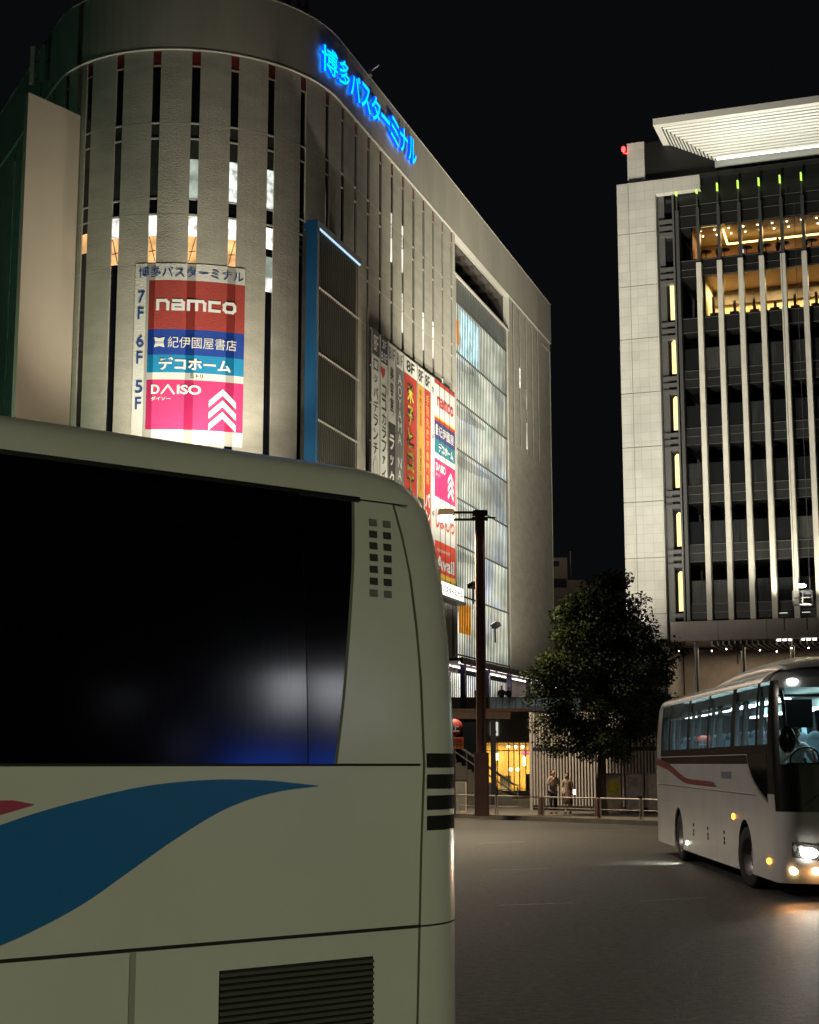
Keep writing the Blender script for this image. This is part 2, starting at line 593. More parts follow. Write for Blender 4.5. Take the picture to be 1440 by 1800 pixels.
for j, s in enumerate(slots_far):
    k = {'bars': [], 'panes': []}
    if j == 1: k['panes'].append((30.6, 32.2, LITC, 'stair_light'))
    if j == 2: k['panes'] += [(29.4, 31.0, LITG, 'stair_light'), (26.2, 28.3, LITD, 'stair_light')]
    slot_window(s, .17, ZP - .06, 25.8, k, red=False, dp=.03)

# ---- open roof terrace above the screen
fr = MB()
for (s0, s1, z0, z1) in ((21.78, 22.0, 34.25, ZP - .06), (36.55, 36.75, 34.25, ZP - .06), (22.0, 36.55, 34.2, 34.32)):
    fbox(fr, s0, s1, z0, z1, -.4, .06)
tb(fr, 'terrace_frame', JOINT)
ter = MB()
fbox(ter, 21.9, 36.65, 34.0, 34.2, -6.0, -.3, 0)
fbox(ter, 21.9, 36.65, ZP - .1, ZP, -6.0, -.5, 0)
fbox(ter, 36.6, 36.8, 34.2, ZP - .1, -6.0, -.4, 0)
for i in range(7):
    fbox(ter, 22 + i * 2.2, 22.12 + i * 2.2, ZP - .5, ZP - .1, -6, -.5, 0)
tb(ter, 'terrace', mat('dim terrace lining', (0.07, 0.062, 0.055), 0.8))


# ---- glazed stair screen: backlit ribbed glass with thin vertical fins, one pane per storey
def screen_material(seed, cool, streak):
    m = bpy.data.materials.new('backlit ribbed glass'); m.use_nodes = True
    nt = m.node_tree; b = nt.nodes['Principled BSDF']; L = nt.links.new
    b.inputs['Base Color'].default_value = (0.25, 0.27, 0.25, 1); b.inputs['Roughness'].default_value = 0.25
    tc = nt.nodes.new('ShaderNodeTexCoord'); mp = nt.nodes.new('ShaderNodeMapping')
    mp.inputs['Location'].default_value = (seed * 3.1, seed * 1.7, seed)
    mp.inputs['Scale'].default_value = (1, 1, 1.6)
    L(tc.outputs['Object'], mp.inputs[0])
    n = nt.nodes.new('ShaderNodeTexNoise'); n.inputs['Scale'].default_value = 0.30; n.inputs['Detail'].default_value = 2.5
    L(mp.outputs[0], n.inputs['Vector'])
    n2 = nt.nodes.new('ShaderNodeTexNoise'); n2.inputs['Scale'].default_value = 0.16; n2.inputs['Detail'].default_value = 1
    L(mp.outputs[0], n2.inputs['Vector'])
    r = nt.nodes.new('ShaderNodeValToRGB')
    r.color_ramp.elements[0].position = 0.33; r.color_ramp.elements[0].color = (0.64, 0.72, 0.58, 1)
    r.color_ramp.elements[1].position = 0.66; r.color_ramp.elements[1].color = (0.60, 0.68, 0.62 + .16 * cool, 1)
    e = r.color_ramp.elements.new(0.5); e.color = (0.84, 0.83, 0.66, 1)
    L(n2.outputs['Fac'], r.inputs[0]); L(r.outputs[0], b.inputs['Emission Color'])
    mr = nt.nodes.new('ShaderNodeMapRange'); mr.inputs['From Min'].default_value = 0.32; mr.inputs['From Max'].default_value = 0.70
    mr.inputs['To Min'].default_value = streak * .45; mr.inputs['To Max'].default_value = streak * 1.5
    L(n.outputs['Fac'], mr.inputs['Value'])
    L(mr.outputs[0], b.inputs['Emission Strength'])
    return m


scr = MB()
rails = [34.25, 32.55, 29.08, 25.8, 22.5, 19.2, 16.1, 12.85, 8.95, 8.3]
fz = MB()
for z in rails:
    fbox(fz, 22.42, 36.3, z - .05, z + .05, -.18, -.10)
n_f = 34
for i in range(n_f + 1):
    s = 22.42 + (36.3 - 22.42) * i / n_f
    fbox(fz, s - .06, s + .06, 8.3, 34.2, -.16, -.12)
screen = tb(fz, 'glazed_screen', mat('screen fin metal', (0.10, 0.105, 0.10), 0.5))
for i in range(len(rails) - 1):
    zt_, zb_ = rails[i], rails[i + 1]
    h = zt_ - zb_
    p = MB(); fsheet(p, 22.42, 36.3, zb_, zt_ - h * .0, -.22)
    spm = screen_material(i + 1, min(1, i / 6), [.08, .9, 1.15, 1.15, 1.0, 1.1, 1.1, 1.15, 1.6, .8][i])
    # slab edge and ducts cross behind the upper part of each storey
    if 2 <= i <= 7:
        wd = [0, 0, 5.5, 8.5, 9.5, 8, 6.5, 5][i]; nq = int(wd / .408)
        for q in range(nq):
            u = q / nq; k_ = 1 - u ** 2
            fbox(p, 22.50 + q * .408, 22.70 + q * .408, zt_ - .45 - .55 * k_ - random.uniform(0, .12), zt_ - .30, -.215, -.20, 1)
    tb(p, 'pane', [spm, mat('slab edge behind glass', (0.10, 0.105, 0.085), 0.6)], screen)
# posters glowing on the glass
po = MB()
ORANGE = emit('orange lit poster', (1.0, 0.36, 0.03), .8, var=.4, scale=1.2)
CYANP = emit('pale blue lit poster', (0.62, 0.95, 1.0), 1.35, var=.5, scale=0.9)
fsheet(po, 22.5, 23.7, 29.7, 31.4, -.19); tb(po, 'orange_poster', ORANGE, screen)
po = MB(); fsheet(po, 24.0, 28.6, 29.2, 32.3, -.19); tb(po, 'pale_blue_poster', CYANP, screen)
po = MB(); fsheet(po, 23.3, 26.4, 10.4, 12.4, -.19); tb(po, 'orange_poster', ORANGE, screen)

# ---- blue framed louvre bay
BLUE = mat('blue enamel cladding', (0.010, 0.060, 0.145), 0.35, var=.15, scale=.6)
bay = MB()
fbox(bay, -5.75, -5.45, 8, 28.17, .62, 1.2, 0, RP)
fbox(bay, -5.45, .55, 27.85, 28.17, .35, 1.2, 0, RP)
bayo = tb(bay, 'blue_louvre_bay', BLUE)
lv = MB()
for i in range(22):
    s = -5.3 + i * .265
    fbox(lv, s, s + .06, 8, 27.8, 1.06, 1.10, 0, RP)
tb(lv, 'louvre', mat('bay louvre metal', (0.10, 0.096, 0.08), .5, .2), bayo)
lv = MB()
for z in (24.88, 21.6, 18.3):
    fbox(lv, -5.45, .45, z - .03, z + .03, 1.0, 1.15, 0, RP)
tb(lv, 'louvre_rail', JOINT, bayo)
lv = MB(); fbox(lv, -5.4, .45, 8, 27.8, .3, .9, 0, RP); tb(lv, 'backing', mat('bay backing', (0.016, 0.016, 0.013), .7, var=.9, scale=.8, stretch=(.3, .3, 1)), bayo)
lv = MB(); fbox(lv, -5.45, .5, 27.80, 27.85, 1.08, 1.19, 0, RP); tb(lv, 'led_strip', emit('cool led strip', (0.55, 0.8, 1.0), .7), bayo)

# ---- plain fin panel by the left flank
fp = MB()
a = Vector((-18.5, 70.3)); b = Vector((-16.55, 73.05)); nn = Vector((b.y - a.y, -(b.x - a.x))).normalized() * -.25
fp.hexa([(a.x, a.y, 6), (b.x, b.y, 6), (b.x + nn.x, b.y + nn.y, 6), (a.x + nn.x, a.y + nn.y, 6),
         (a.x, a.y, 34.2), (b.x, b.y, 34.2), (b.x + nn.x, b.y + nn.y, 34.2), (a.x + nn.x, a.y + nn.y, 34.2)])
tb(fp, 'fin_panel', mat('pale grey fin panel', (0.42, 0.37, 0.30), .6, var=.05, scale=.3))

# ---- neon lettering on the parapet
neon = empty('neon_sign', F(5, .2, 38.7))
tag(neon, 'blue glowing rooftop lettering spelling the terminal name along the parapet', 'neon sign')
NEON = emit('blue neon face', (0.0, 0.30, 1.0), 2.6)
NEOND = emit('deep blue neon return', (0.0, 0.06, 0.9), 1.2)
nl = F(5, .2, 38.7)
for i, ch in enumerate('博多バスターミナル'):
    s0 = -2.4 + i * 1.68
    vs_, fs_, asp = text_shape(ch, .012, .03)
    z0, z1 = 37.6 + .035 * i, 39.05 + .055 * i
    if ch == 'ー': z0, z1 = 38.5, 38.76
    sub = MB()
    for (grow, o0, o1, mi) in ((0, .22, .42, 0),):
        zs = [v[2] for v in vs_]; zr = max(max(zs) - min(zs), 1e-6)
        pts = []
        for v in vs_:
            k = (v[2] - min(zs)) / zr
            p = F(s0 + v[0] * 1.5, .22 + .18 * k, z0 + v[1] * (z1 - z0))
            pts.append((p[0] - nl[0], p[1] - nl[1], p[2] - nl[2]))
        for f in fs_:
            ks = [vs_[q][2] for q in f]
            flat = max(ks) - min(ks) < 1e-5
            sub.f.append(f); sub.m.append(0 if flat else 1); sub.smooth.append(False)
        sub.v = pts
    sub.build('letter', [NEON, NEOND], neon)

# ---- printed tenant sign on the rounded corner
def corner(s, off, z): return F(s, off, z)


def sign_panel(parent, name, s0, s1, z0, z1, m, md, off=.03, fn=F, label=None, origin=(0, 0, 0)):
    """film follows the wall; where it spans a slot it lies over window glass and is darker"""
    p = MB()
    cuts = [s0] + [q for s in slots_main for q in (s - SW, s + SW) if s0 < q < s1] + [s1]
    inside = any(s - SW < s0 < s + SW for s in slots_main)
    for a, b in zip(cuts[:-1], cuts[1:]):
        c = (a + b) / 2
        over = any(abs(c - s) < SW for s in slots_main)
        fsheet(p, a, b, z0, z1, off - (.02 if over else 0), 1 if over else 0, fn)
    p.v = [(q[0] - origin[0], q[1] - origin[1], q[2] - origin[2]) for q in p.v]
    return p.build(name, [m, md], parent, label)


sg0 = F(-9, 0, 17.5)
sign = empty('tenant_sign', sg0)
tag(sign, 'tall printed tenant directory on the rounded corner, red, blue and pink panels', 'sign')


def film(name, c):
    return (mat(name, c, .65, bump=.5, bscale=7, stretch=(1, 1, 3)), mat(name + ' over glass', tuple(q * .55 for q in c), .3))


PALE, PALED = film('pale grey sign film', (0.62, 0.62, 0.58))
WHT, WHTD = film('white sign film lit', (0.72, 0.72, 0.66))
RED, REDD = film('red sign film', (0.36, 0.052, 0.042))
NAVY, NAVYD = film('deep blue sign film', (0.012, 0.055, 0.33))
SKYB, SKYBD = film('light blue sign film', (0.01, 0.25, 0.50))
PINK, PINKD = film('pink sign film', (0.66, 0.035, 0.16))
NAVYINK = mat('navy lettering film', (0.02, 0.06, 0.22), .5)
SL, SR = -11.33, -6.66
sfn = lambda o: (lambda u, v: tuple(a - b for a, b in zip(F(u, o, v), sg0)))


def letters(parent, items, fn, mats, name='lettering'):
    p = MB()
    for it in items:
        put_text(p, it[0], it[1], it[2], it[3], it[4], fn, 0, it[5] if len(it) > 5 else 0.0)
    return p.build(name, mats, parent)


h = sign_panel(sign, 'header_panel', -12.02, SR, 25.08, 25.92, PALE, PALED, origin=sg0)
letters(h, [('博多バスターミナル', -11.85, -6.75, 25.2, 25.72, .006)], sfn(.06), NAVYINK)
h = sign_panel(sign, 'floor_column', -12.02, SL, 17.0, 25.08, PALE, PALED, origin=sg0)
for zt_, t in ((24.55, '7'), (22.35, '6'), (20.1, '5')):
    letters(h, [(t, -11.86, -11.5, zt_ - .62, zt_, .012), ('F', -11.84, -11.54, zt_ - 1.42, zt_ - .82, .012)], sfn(.06), NAVYINK, 'floor_number')
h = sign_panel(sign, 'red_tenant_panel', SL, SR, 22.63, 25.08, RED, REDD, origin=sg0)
lw = MB()
W_ = .10


def stroke(mb_, pts, w, fn):
    """thick poly-line lettering drawn as flat bars"""
    for (a, b) in zip(pts[:-1], pts[1:]):
        a = Vector(a); b = Vector(b); d = (b - a)
        if d.length < 1e-5: continue
        d.normalize(); nrm = Vector((-d.y, d.x)) * w / 2; e = d * w / 2 * .98
        q = [a - e - nrm, b + e - nrm, b + e + nrm, a - e + nrm]
        mb_.add([fn(p.x, p.y) for p in q], [(0, 1, 2, 3)])


def wordmark(mb_, s0, s1, z0, z1, w, fn):
    """rounded square lower-case arcade wordmark"""
    n_ = 5; widths = [1, 1, 1.45, .95, 1.05]; gap = .16
    tot = sum(widths) + gap * 4; k = (s1 - s0) / tot
    x = s0; h_ = w / 2; b, t = z0 + h_, z1 - h_
    for i, wd in enumerate(widths):
        l, r = x + h_, x + wd * k - h_
        c = (z1 - z0) * .18
        if i == 0: stroke(mb_, [(l, b), (l, t), (r - c, t), (r, t - c), (r, b)], w, fn)
        if i == 1:
            mid = (b + t) / 2
            stroke(mb_, [(l + c * .3, t), (r - c, t), (r, t - c), (r, b), (l, b), (l, mid), (r, mid)], w, fn)
        if i == 2:
            mid = (l + r) / 2
            stroke(mb_, [(l, b), (l, t), (r - c, t), (r, t - c), (r, b)], w, fn); stroke(mb_, [(mid, t), (mid, b)], w, fn)
        if i == 3: stroke(mb_, [(r, t), (l, t), (l, b), (r, b)], w, fn)
        if i == 4: stroke(mb_, [(l + c, b), (l, b + c), (l, t - c), (l + c, t), (r - c, t), (r, t - c), (r, b + c), (r - c, b), (l + c, b)], w, fn)
        x += (wd + gap) * k


wordmark(lw, -10.95, -7.1, 23.55, 24.12, .15, sfn(.06))
lw.build('lettering', WHITEINK, h)
h = sign_panel(sign, 'deep_blue_tenant_panel', SL, SR, 21.36, 22.63, NAVY, NAVYD, origin=sg0)
letters(h, [('紀伊國屋書店', -10.35, -7.05, 21.70, 22.26, 0.0)], sfn(.06), WHITEINK)
em = MB()
for (u0, u1, v0, v1) in ((-11.0, -10.5, 21.72, 22.22),):
    c_ = .06
    em.add([sfn(.06)(u, v) for u, v in ((u0, v0), ((u0 + u1) / 2, v0 + c_), (u1, v0), (u1 - c_, (v0 + v1) / 2), (u1, v1), ((u0 + u1) / 2, v1 - c_), (u0, v1), (u0 + c_, (v0 + v1) / 2))], [tuple(range(8))])
em.build('emblem', WHITEINK, h)
em = MB(); put_text(em, 'BOOKS', -10.92, -10.58, 21.90, 22.02, sfn(.065)); em.build('emblem_text', NAVYINK, h)
h = sign_panel(sign, 'light_blue_tenant_panel', SL, SR, 20.49, 21.36, SKYB, SKYBD, origin=sg0)
letters(h, [('デコホーム', -10.75, -7.3, 20.60, 21.24, .035)], sfn(.06), WHITEINK)
h = sign_panel(sign, 'white_strip', SL, SR, 20.14, 20.49, WHT, WHTD, origin=sg0)
letters(h, [('ニトリ', -9.25, -8.65, 20.22, 20.42, .03)], sfn(.06), BLACKINK)
h = sign_panel(sign, 'pink_tenant_panel', SL, SR, 17.7, 20.14, PINK, PINKD, origin=sg0)
lw = MB()
fnn = sfn(.06)
put_text(lw, 'D', -11.08, -10.68, 19.42, 19.88, fnn, 0, .03)
stroke(lw, [(-10.58, 19.45), (-10.29, 19.85), (-10.0, 19.45)], .09, fnn)
put_text(lw, 'ISO', -9.86, -8.72, 19.42, 19.88, fnn, 0, .03)
put_text(lw, 'ダイソー', -11.08, -10.15, 19.1, 19.3, fnn, 0, .03)
lw.build('lettering', WHITEINK, h)
lw = MB()
for k in range(3):
    zc = 19.78 - k * .56
    c_ = -7.68; hw_ = .66
    for sg in (-1, 1):
        pts = [(c_, zc), (c_ + sg * hw_, zc - .62), (c_ + sg * hw_, zc - .95), (c_, zc - .33)]
        lw.add([fnn(*p) for p in pts], [(0, 1, 2, 3)])
lw.build('chevron_mark', WHITEINK, h)
h = sign_panel(sign, 'white_foot_strip', SL, SR, 17.0, 17.7, WHT, WHTD, origin=sg0)

# ---- vertical tenant banners on the long side
def banner(s0, s1, label, segs, texts, marks=()):
    """segs: (z0, z1, colour); texts: (string, z_top, z_bottom, width, colour, bold, vertical)"""
    o0 = F(s0, .3, 12.5)
    root = empty('vertical_banner', o0)
    tag(root, label, 'banner', 'vertical shop banners on the terminal wall')
    loc = lambda p: (p[0] - o0[0], p[1] - o0[1], p[2] - o0[2])
    cl = [loc(F(0, 0, 0))]
    p = MB(); fbox(p, s0 + .02, s1 - .02, 12.5, 25.6, .26, .38)
    p.v = [loc(q) for q in p.v]; p.build('banner_frame', DARKGREY, root)
    p = MB()
    for s_ in (s0 + .03, s1 - .05):
        p.bar(loc(F(s_, .40, 12.5)), loc(F(s_, .40, 25.6)), .03)
    for z in (25.58, 23.5, 21.4, 19.3, 17.2, 15.1): p.bar(loc(F(s0 - .03, .34, z)), loc(F(s1 + .03, .34, z)), .07)
    p.build('banner_rail', JOINT, root)
    for (z0, z1, m) in segs:
        p = MB(); fsheet(p, s0 + .05, s1 - .05, z0, z1, .385); p.v = [loc(q) for q in p.v]
        p.build('banner_panel', m, root)
    fn = lambda u, v: loc(F(u, .40, v))
    c = (s0 + s1) / 2
    for t in texts:
        p = MB()
        if t[6]: put_vertical(p, t[0], c, t[3], t[1], t[2], fn, 0, t[5])
        else: put_text(p, t[0], c - t[3] / 2, c + t[3] / 2, t[2], t[1], fn, 0, t[5])
        p.build('lettering', t[4], root)
    for (kind, u, z, r, m) in marks:
        p = MB()
        if kind == 'oval':
            for rr in (1.0, .82):
                ring = [(c + u + cos(a * pi / 12) * r * .5 * rr, z + sin(a * pi / 12) * r * rr) for a in range(25)]
                stroke(p, ring, .035, fn)
        if kind == 'heart':
            pts = [(c + u + r * x, z + r * y) for x, y in ((0, -1), (-.9, -.1), (-.9, .6), (-.4, .9), (0, .5), (.4, .9), (.9, .6), (.9, -.1))]
            p.add([fn(*q) for q in pts], [tuple(range(8))])
        if kind == 'box':
            p.add([fn(c + u + r * x, z + r * y) for x, y in ((-1, -1.6), (1, -1.6), (1, 1.6), (-1, 1.6))], [(0, 1, 2, 3)])
        if kind == 'wedge':
            p.add([fn(s0 + .05, z), fn(s1 - .05, z - r), fn(s1 - .05, z)], [(0, 1, 2)])
        p.build('emblem', m, root)
    return root


BWHITE = mat('white banner cloth', (0.66, 0.66, 0.62), .6)
BGREY = mat('grey banner cloth', (0.17, 0.17, 0.165), .6)
BDARK = mat('charcoal banner cloth', (0.05, 0.046, 0.046), .6)
BNAVY = mat('navy banner cloth', (0.028, 0.03, 0.075), .6)
BRED = mat('red banner cloth', (0.42, 0.040, 0.030), .6)
BYEL = mat('yellow banner cloth', (0.50, 0.27, 0.045), .6)
INKY = mat('yellow banner lettering', (0.75, 0.60, 0.08), .6)
INKO = mat('orange banner lettering', (0.75, 0.36, 0.06), .6)
INKR = mat('red banner lettering', (0.55, 0.04, 0.05), .6)
INKP = mat('purple banner mark', (0.08, 0.02, 0.14), .6)
Z0 = 12.5
banner(4.49, 5.92, 'white vertical banner with black header at the left end of the banner row', [(24.2, 25.55, BDARK), (Z0, 24.2, BWHITE)],
       [('8F', 25.35, 24.45, .75, WHITEINK, 0, False), ('ロッパデランチ', 24.05, 18.6, .78, BLACKINK, .01, True), ('LAST COIN', 16.9, 14.9, .3, BLACKINK, 0, True)],
       [('oval', 0, 17.8, .75, GREYMETAL)])
banner(5.92, 7.28, 'white drugstore banner with navy header and small red mark', [(24.1, 25.55, BNAVY), (Z0, 24.1, BWHITE)],
       [('2F', 25.4, 24.95, .7, WHITEINK, 0, False), ('B1F', 24.7, 24.2, .95, WHITEINK, .01, False), ('ココカラファイン', 22.9, 16.6, .72, BLACKINK, .02, True)],
       [('heart', -.2, 23.55, .38, INKR), ('box', 0, 15.6, .42, INKP)])
banner(7.28, 8.67, 'charcoal hair salon banner with slanted white upper half', [(24.5, 25.55, BWHITE), (21.0, 24.5, BWHITE), (Z0, 21.0, BDARK)],
       [('B1F', 25.35, 24.65, 1.0, BLACKINK, 0, False), ('美容室', 24.3, 21.6, .62, BLACKINK, .02, True), ('ラックスビ', 20.4, 15.2, .82, WHITEINK, .03, True)],
       [('wedge', 0, 21.0, -0.8, BWHITE)])
banner(8.67, 10.1, 'grey nail salon banner with thin white capitals', [(24.5, 25.55, BWHITE), (16.2, 24.5, BGREY), (Z0, 16.2, BWHITE)],
       [('B1F', 25.35, 24.65, 1.0, BLACKINK, 0, False), ('AOYAMA NAIL', 24.2, 16.5, .66, WHITEINK, 0, True)],
       [('heart', 0, 15.4, .45, INKO)])
banner(10.1, 12.69, 'wide red restaurant banner with big yellow and black characters', [(24.55, 25.55, BWHITE), (Z0, 24.55, BRED)],
       [('8F', 25.4, 24.7, 1.5, BLACKINK, .02, False), ('米子とロ丁工好', 24.2, 14.6, 1.36, BLACKINK, .10, True), ('米子とロ丁工好', 24.2, 14.6, 1.22, INKY, .03, True)])
banner(12.69, 14.05, 'narrow yellow restaurant banner ending in a black panel', [(24.5, 25.55, BWHITE), (17.6, 24.5, BYEL), (Z0, 17.6, BDARK)],
       [('8F', 25.4, 24.65, .9, BLACKINK, .02, False), ('焼肉食放題', 24.2, 21.9, .4, BRED, 0, True), ('国産牛炭火', 20.6, 18.0, .3, BLACKINK, 0, True), ('焼元', 17.2, 14.9, .95, WHITEINK, .03, True)])
banner(14.05, 15.42, 'narrow red banner with orange and white characters beside the stacked banner', [(24.5, 25.55, BWHITE), (Z0, 24.5, BRED)],
       [('8F', 25.4, 24.65, .9, BLACKINK, .02, False), ('手羽先唐揚専門店', 24.2, 18.6, .55, INKO, .02, True), ('バンキア', 18.2, 14.0, .9, WHITEINK, .03, True)])

# wide stacked banner (own thing)
o0 = F(15.42, .3, 13)
st = empty('stacked_banner', o0)
tag(st, 'broad stacked shop banner with white, navy, teal, pink and red panels', 'banner')
loc = lambda p: (p[0] - o0[0], p[1] - o0[1], p[2] - o0[2])
p = MB(); fbox(p, 15.46, 20.7, 12.95, 25.7, .26, .38); p.v = [loc(q) for q in p.v]; p.build('banner_frame', DARKGREY, st)
BTEAL = mat('teal banner cloth', (0.02, 0.17, 0.22), .6)
BPINK = mat('pink banner cloth', (0.55, 0.025, 0.14), .6)
BNV2 = mat('navy blue banner cloth', (0.045, 0.045, 0.15), .6)
BREDL = mat('bright red banner cloth', (0.70, 0.07, 0.035), .6)
BYL2 = mat('golden yellow banner cloth', (0.8, 0.5, 0.06), .6)
fn = lambda u, v: loc(F(u, .41, v))


def spanel(s0, s1, z0, z1, m, items=(), ink=WHITEINK, extra=None):
    p = MB(); fsheet(p, s0, s1, z0, z1, .387); p.v = [loc(q) for q in p.v]
    h = p.build('banner_panel', m, st)
    if items or extra:
        p = MB()
        for it in items: put_text(p, it[0], it[1], it[2], it[3], it[4], fn, 0, it[5] if len(it) > 5 else 0)
        if extra: extra(p)
        p.build('lettering', ink, h)
    return h


spanel(15.5, 16.2, 13.0, 25.6, BWHITE)
lp = MB()
for z, t in ((24.9, '7F'), (22.0, '6F'), (19.6, '5F'), (17.2, '4F'), (14.6, '3F')):
    put_text(lp, t, 15.62, 16.08, z - .35, z, fn)
lp.build('floor_number', BNAVY, st)
spanel(16.2, 20.65, 23.32, 25.35, BWHITE, (), INKR, lambda p: wordmark(p, 16.75, 20.25, 23.95, 24.6, .17, fn))
spanel(16.2, 20.65, 25.35, 25.62, BRED)
spanel(16.2, 20.65, 23.2, 23.32, BYL2)
spanel(16.2, 20.65, 23.0, 23.2, BRED)
spanel(16.2, 20.65, 21.85, 23.0, BNV2, [('紀伊國屋', 17.0, 20.3, 22.1, 22.75, 0.0), ('■', 16.4, 16.75, 22.1, 22.75)])
spanel(16.2, 20.65, 20.95, 21.85, BTEAL, [('デコホーム', 17.0, 20.2, 21.1, 21.7, .03)])
spanel(16.2, 20.65, 20.6, 20.95, BWHITE, [('ニトリ', 18.2, 18.9, 20.68, 20.88, .02)], BLACKINK)


def daiso(p):
    put_text(p, 'D', 16.4, 16.8, 19.85, 20.35, fn, 0, .03)
    stroke(p, [(16.9, 19.9), (17.15, 20.3), (17.4, 19.9)], .1, fn)
    put_text(p, 'ISO', 17.5, 18.5, 19.85, 20.35, fn, 0, .03)
    put_text(p, 'ダイソー', 16.4, 17.4, 19.5, 19.72, fn, 0, .02)
    for k in range(3):
        zc = 20.2 - k * .5
        for sg in (-1, 1):
            p.add([fn(19.6, zc), fn(19.6 + sg * .62, zc - .5), fn(19.6 + sg * .62, zc - .8), fn(19.6, zc - .3)], [(0, 1, 2, 3)])


spanel(16.2, 20.65, 18.2, 20.6, BPINK, (), WHITEINK, daiso)
spanel(16.2, 20.65, 15.5, 18.2, BWHITE, [('しまむら', 16.35, 20.4, 16.3, 17.5, .02)], INKR)
spanel(16.2, 20.65, 13.55, 15.5, BREDL, [('Avail', 16.4, 20.3, 13.75, 14.6, .03), ('FASHION MARKET', 16.6, 19.4, 14.85, 15.05)])
spanel(16.2, 20.65, 13.0, 13.55, BYL2)
p = MB()
for s_ in (17.3, 18.4, 19.5): p.bar(loc(F(s_, .40, 13.0)), loc(F(s_, .40, 25.6)), .035)
p.build('banner_seam', DARKGREY, st)

# glaring white fascia board below it
lb0 = F(16.6, .8, 12.2)
lb = empty('lit_fascia_board', lb0)
tag(lb, 'glaring white lit fascia board under the stacked banner', 'sign')
loc2 = lambda p: (p[0] - lb0[0], p[1] - lb0[1], p[2] - lb0[2])
p = MB(); fbox(p, 14.0, 21.1, 12.1, 12.95, .3, .8); p.v = [loc2(q) for q in p.v]; p.build('board', emit('lit white fascia', (1.0, 0.98, 0.92), 1.0), lb)
p = MB(); put_text(p, '博多バスターミナル', 15.2, 20.8, 12.3, 12.75, lambda u, v: loc2(F(u, .82, v)), 0, .02); p.build('lettering', BLACKINK, lb)
p = MB(); fbox(p, 13.9, 21.15, 11.9, 12.08, .2, .95); p.v = [loc2(q) for q in p.v]; p.build('bracket', GREYMETAL, lb)


# ---- roof aerials
def aerial(px, py, pz, label):
    o = empty('roof_aerial', (px, py, pz)); tag(o, label, 'aerial')
    m = MB(); m.tube([(0, 0, -1.5), (0, 0, 2.3)], .06); m.bar((-.5, 0, .3), (.5, 0, .3), .06); m.bar((-.5, 0, 1.3), (.5, 0, 1.3), .06)
    m.build('mast', GREYMETAL, o)
    for x, y in ((-.5, -.1), (.45, .1), (.1, -.3)):
        m = MB(); m.box(x - .14, x + .14, y - .07, y + .07, 0, 2.1); m.build('panel_antenna', mat('aerial casing', (.30, .30, .28), .5), o)


q = F(-20.0, .5, 0); aerial(q[0], q[1], 37.4, 'roof aerial with panel antennas on the left flank of the terminal')
q = F(-3.2, -.6, 0); aerial(q[0], q[1], 40.7, 'roof aerial standing on the parapet above the first blue character')
m = MB(); q = F(4.6, .1, ZT); m.box(q[0] - .2, q[0] + .2, q[1] - .2, q[1] + .2, ZT + .02, ZT + .35); m.tube([(q[0], q[1], ZT + .2), (q[0] + .6, q[1] - .4, ZT + .5)], .06)
tag(m.build('roof_floodlight', GREYMETAL), 'small floodlight on the parapet edge above the blue lettering', 'floodlight')

# ---- floodlights washing the terminal
def floodlight(loc_, target, power, col, label, cone=95, rad=.25, blend=.6):
    d = (Vector(target) - Vector(loc_)).normalized()
    o = empty('floodlight', loc_); tag(o, label, 'floodlight', 'floodlights washing the facades')
    rot = d.to_track_quat('-Z', 'Y')
    m = MB(); m.box(-.3, .3, -.22, .22, .03, .28)
    m.v = [tuple(rot @ Vector(p)) for p in m.v]; m.build('housing', DARKGREY, o)
    m = MB(); m.box(-.27, .27, -.19, .19, .012, .03)
    m.v = [tuple(rot @ Vector(p)) for p in m.v]; m.build('lens', emit('flood lens', (1, .95, .8), 3), o)
    m = MB(); m.tube([(0, 0, 0), (0, 0, -1.2)], .05); m.build('bracket', DARKGREY, o)
    L_ = lamp('flood', 'SPOT', (0, 0, 0), power, col, None, None, rad, cone, blend)
    L_.rotation_euler = rot.to_euler(); L_.parent = o
    return o


WARM = (1.0, 0.91, 0.70)
floodlight(F(-12.2, 1.6, 15.2), F(-12.0, .0, 22), 500, (1, .93, .72), 'floodlight mounted low at the left edge of the tenant directory', 110)
floodlight(F(-9.0, 5.5, 13.5), F(-9, 0, 27), 8000, (1, .93, .74), 'floodlight mounted low in front of the tenant directory', 95)
floodlight(F(-4.0, 7.0, 12.5), F(-2.0, 0, 30), 3800, WARM, 'floodlight below the blue louvre bay', 95)
floodlight(F(-7.6, 4.5, 12.5), F(-6.2, 0, 24), 3200, WARM, 'floodlight added between the tenant directory and the blue louvre bay to fill a dark strip', 95)  # added to brighten the wall strip that the bay blocks
floodlight(F(3.2, 2.6, 13.0), F(3.4, 0, 22), 2200, WARM, 'floodlight at the left end of the banner row', 110)
floodlight(F(10.0, 4.5, 12.0), F(12, 0, 24), 5200, WARM, 'floodlight under the middle of the banner row', 110)
floodlight(F(16.0, 14.0, 9.0), F(24, 0, 37), 34000, WARM, 'floodlight aimed high at the long side of the terminal', 80)
floodlight(F(26, 9, 8.5), F(42, 0, 27), 9000, WARM, 'extra floodlight added to brighten the far end of the terminal', 100)  # extra flood added behind the tree crown to lift the far wall
floodlight(F(18.5, 3.5, 10.5), F(19, 0, 17), 220, WARM, 'floodlight under the stacked banner', 110)
floodlight((-24.0, 62.0, 9.0), (-23, 84, 33), 2600, (0.35, 1.0, 0.62), 'added green floodlight standing in for sign glow by the left flank of the terminal', 90)  # added fixture gives the green glow of signage
floodlight((-12.0, 58.0, 9.0), (-17.5, 71.6, 22), 4600, (1.0, .82, .62), 'floodlight aimed at the plain fin panel', 40)

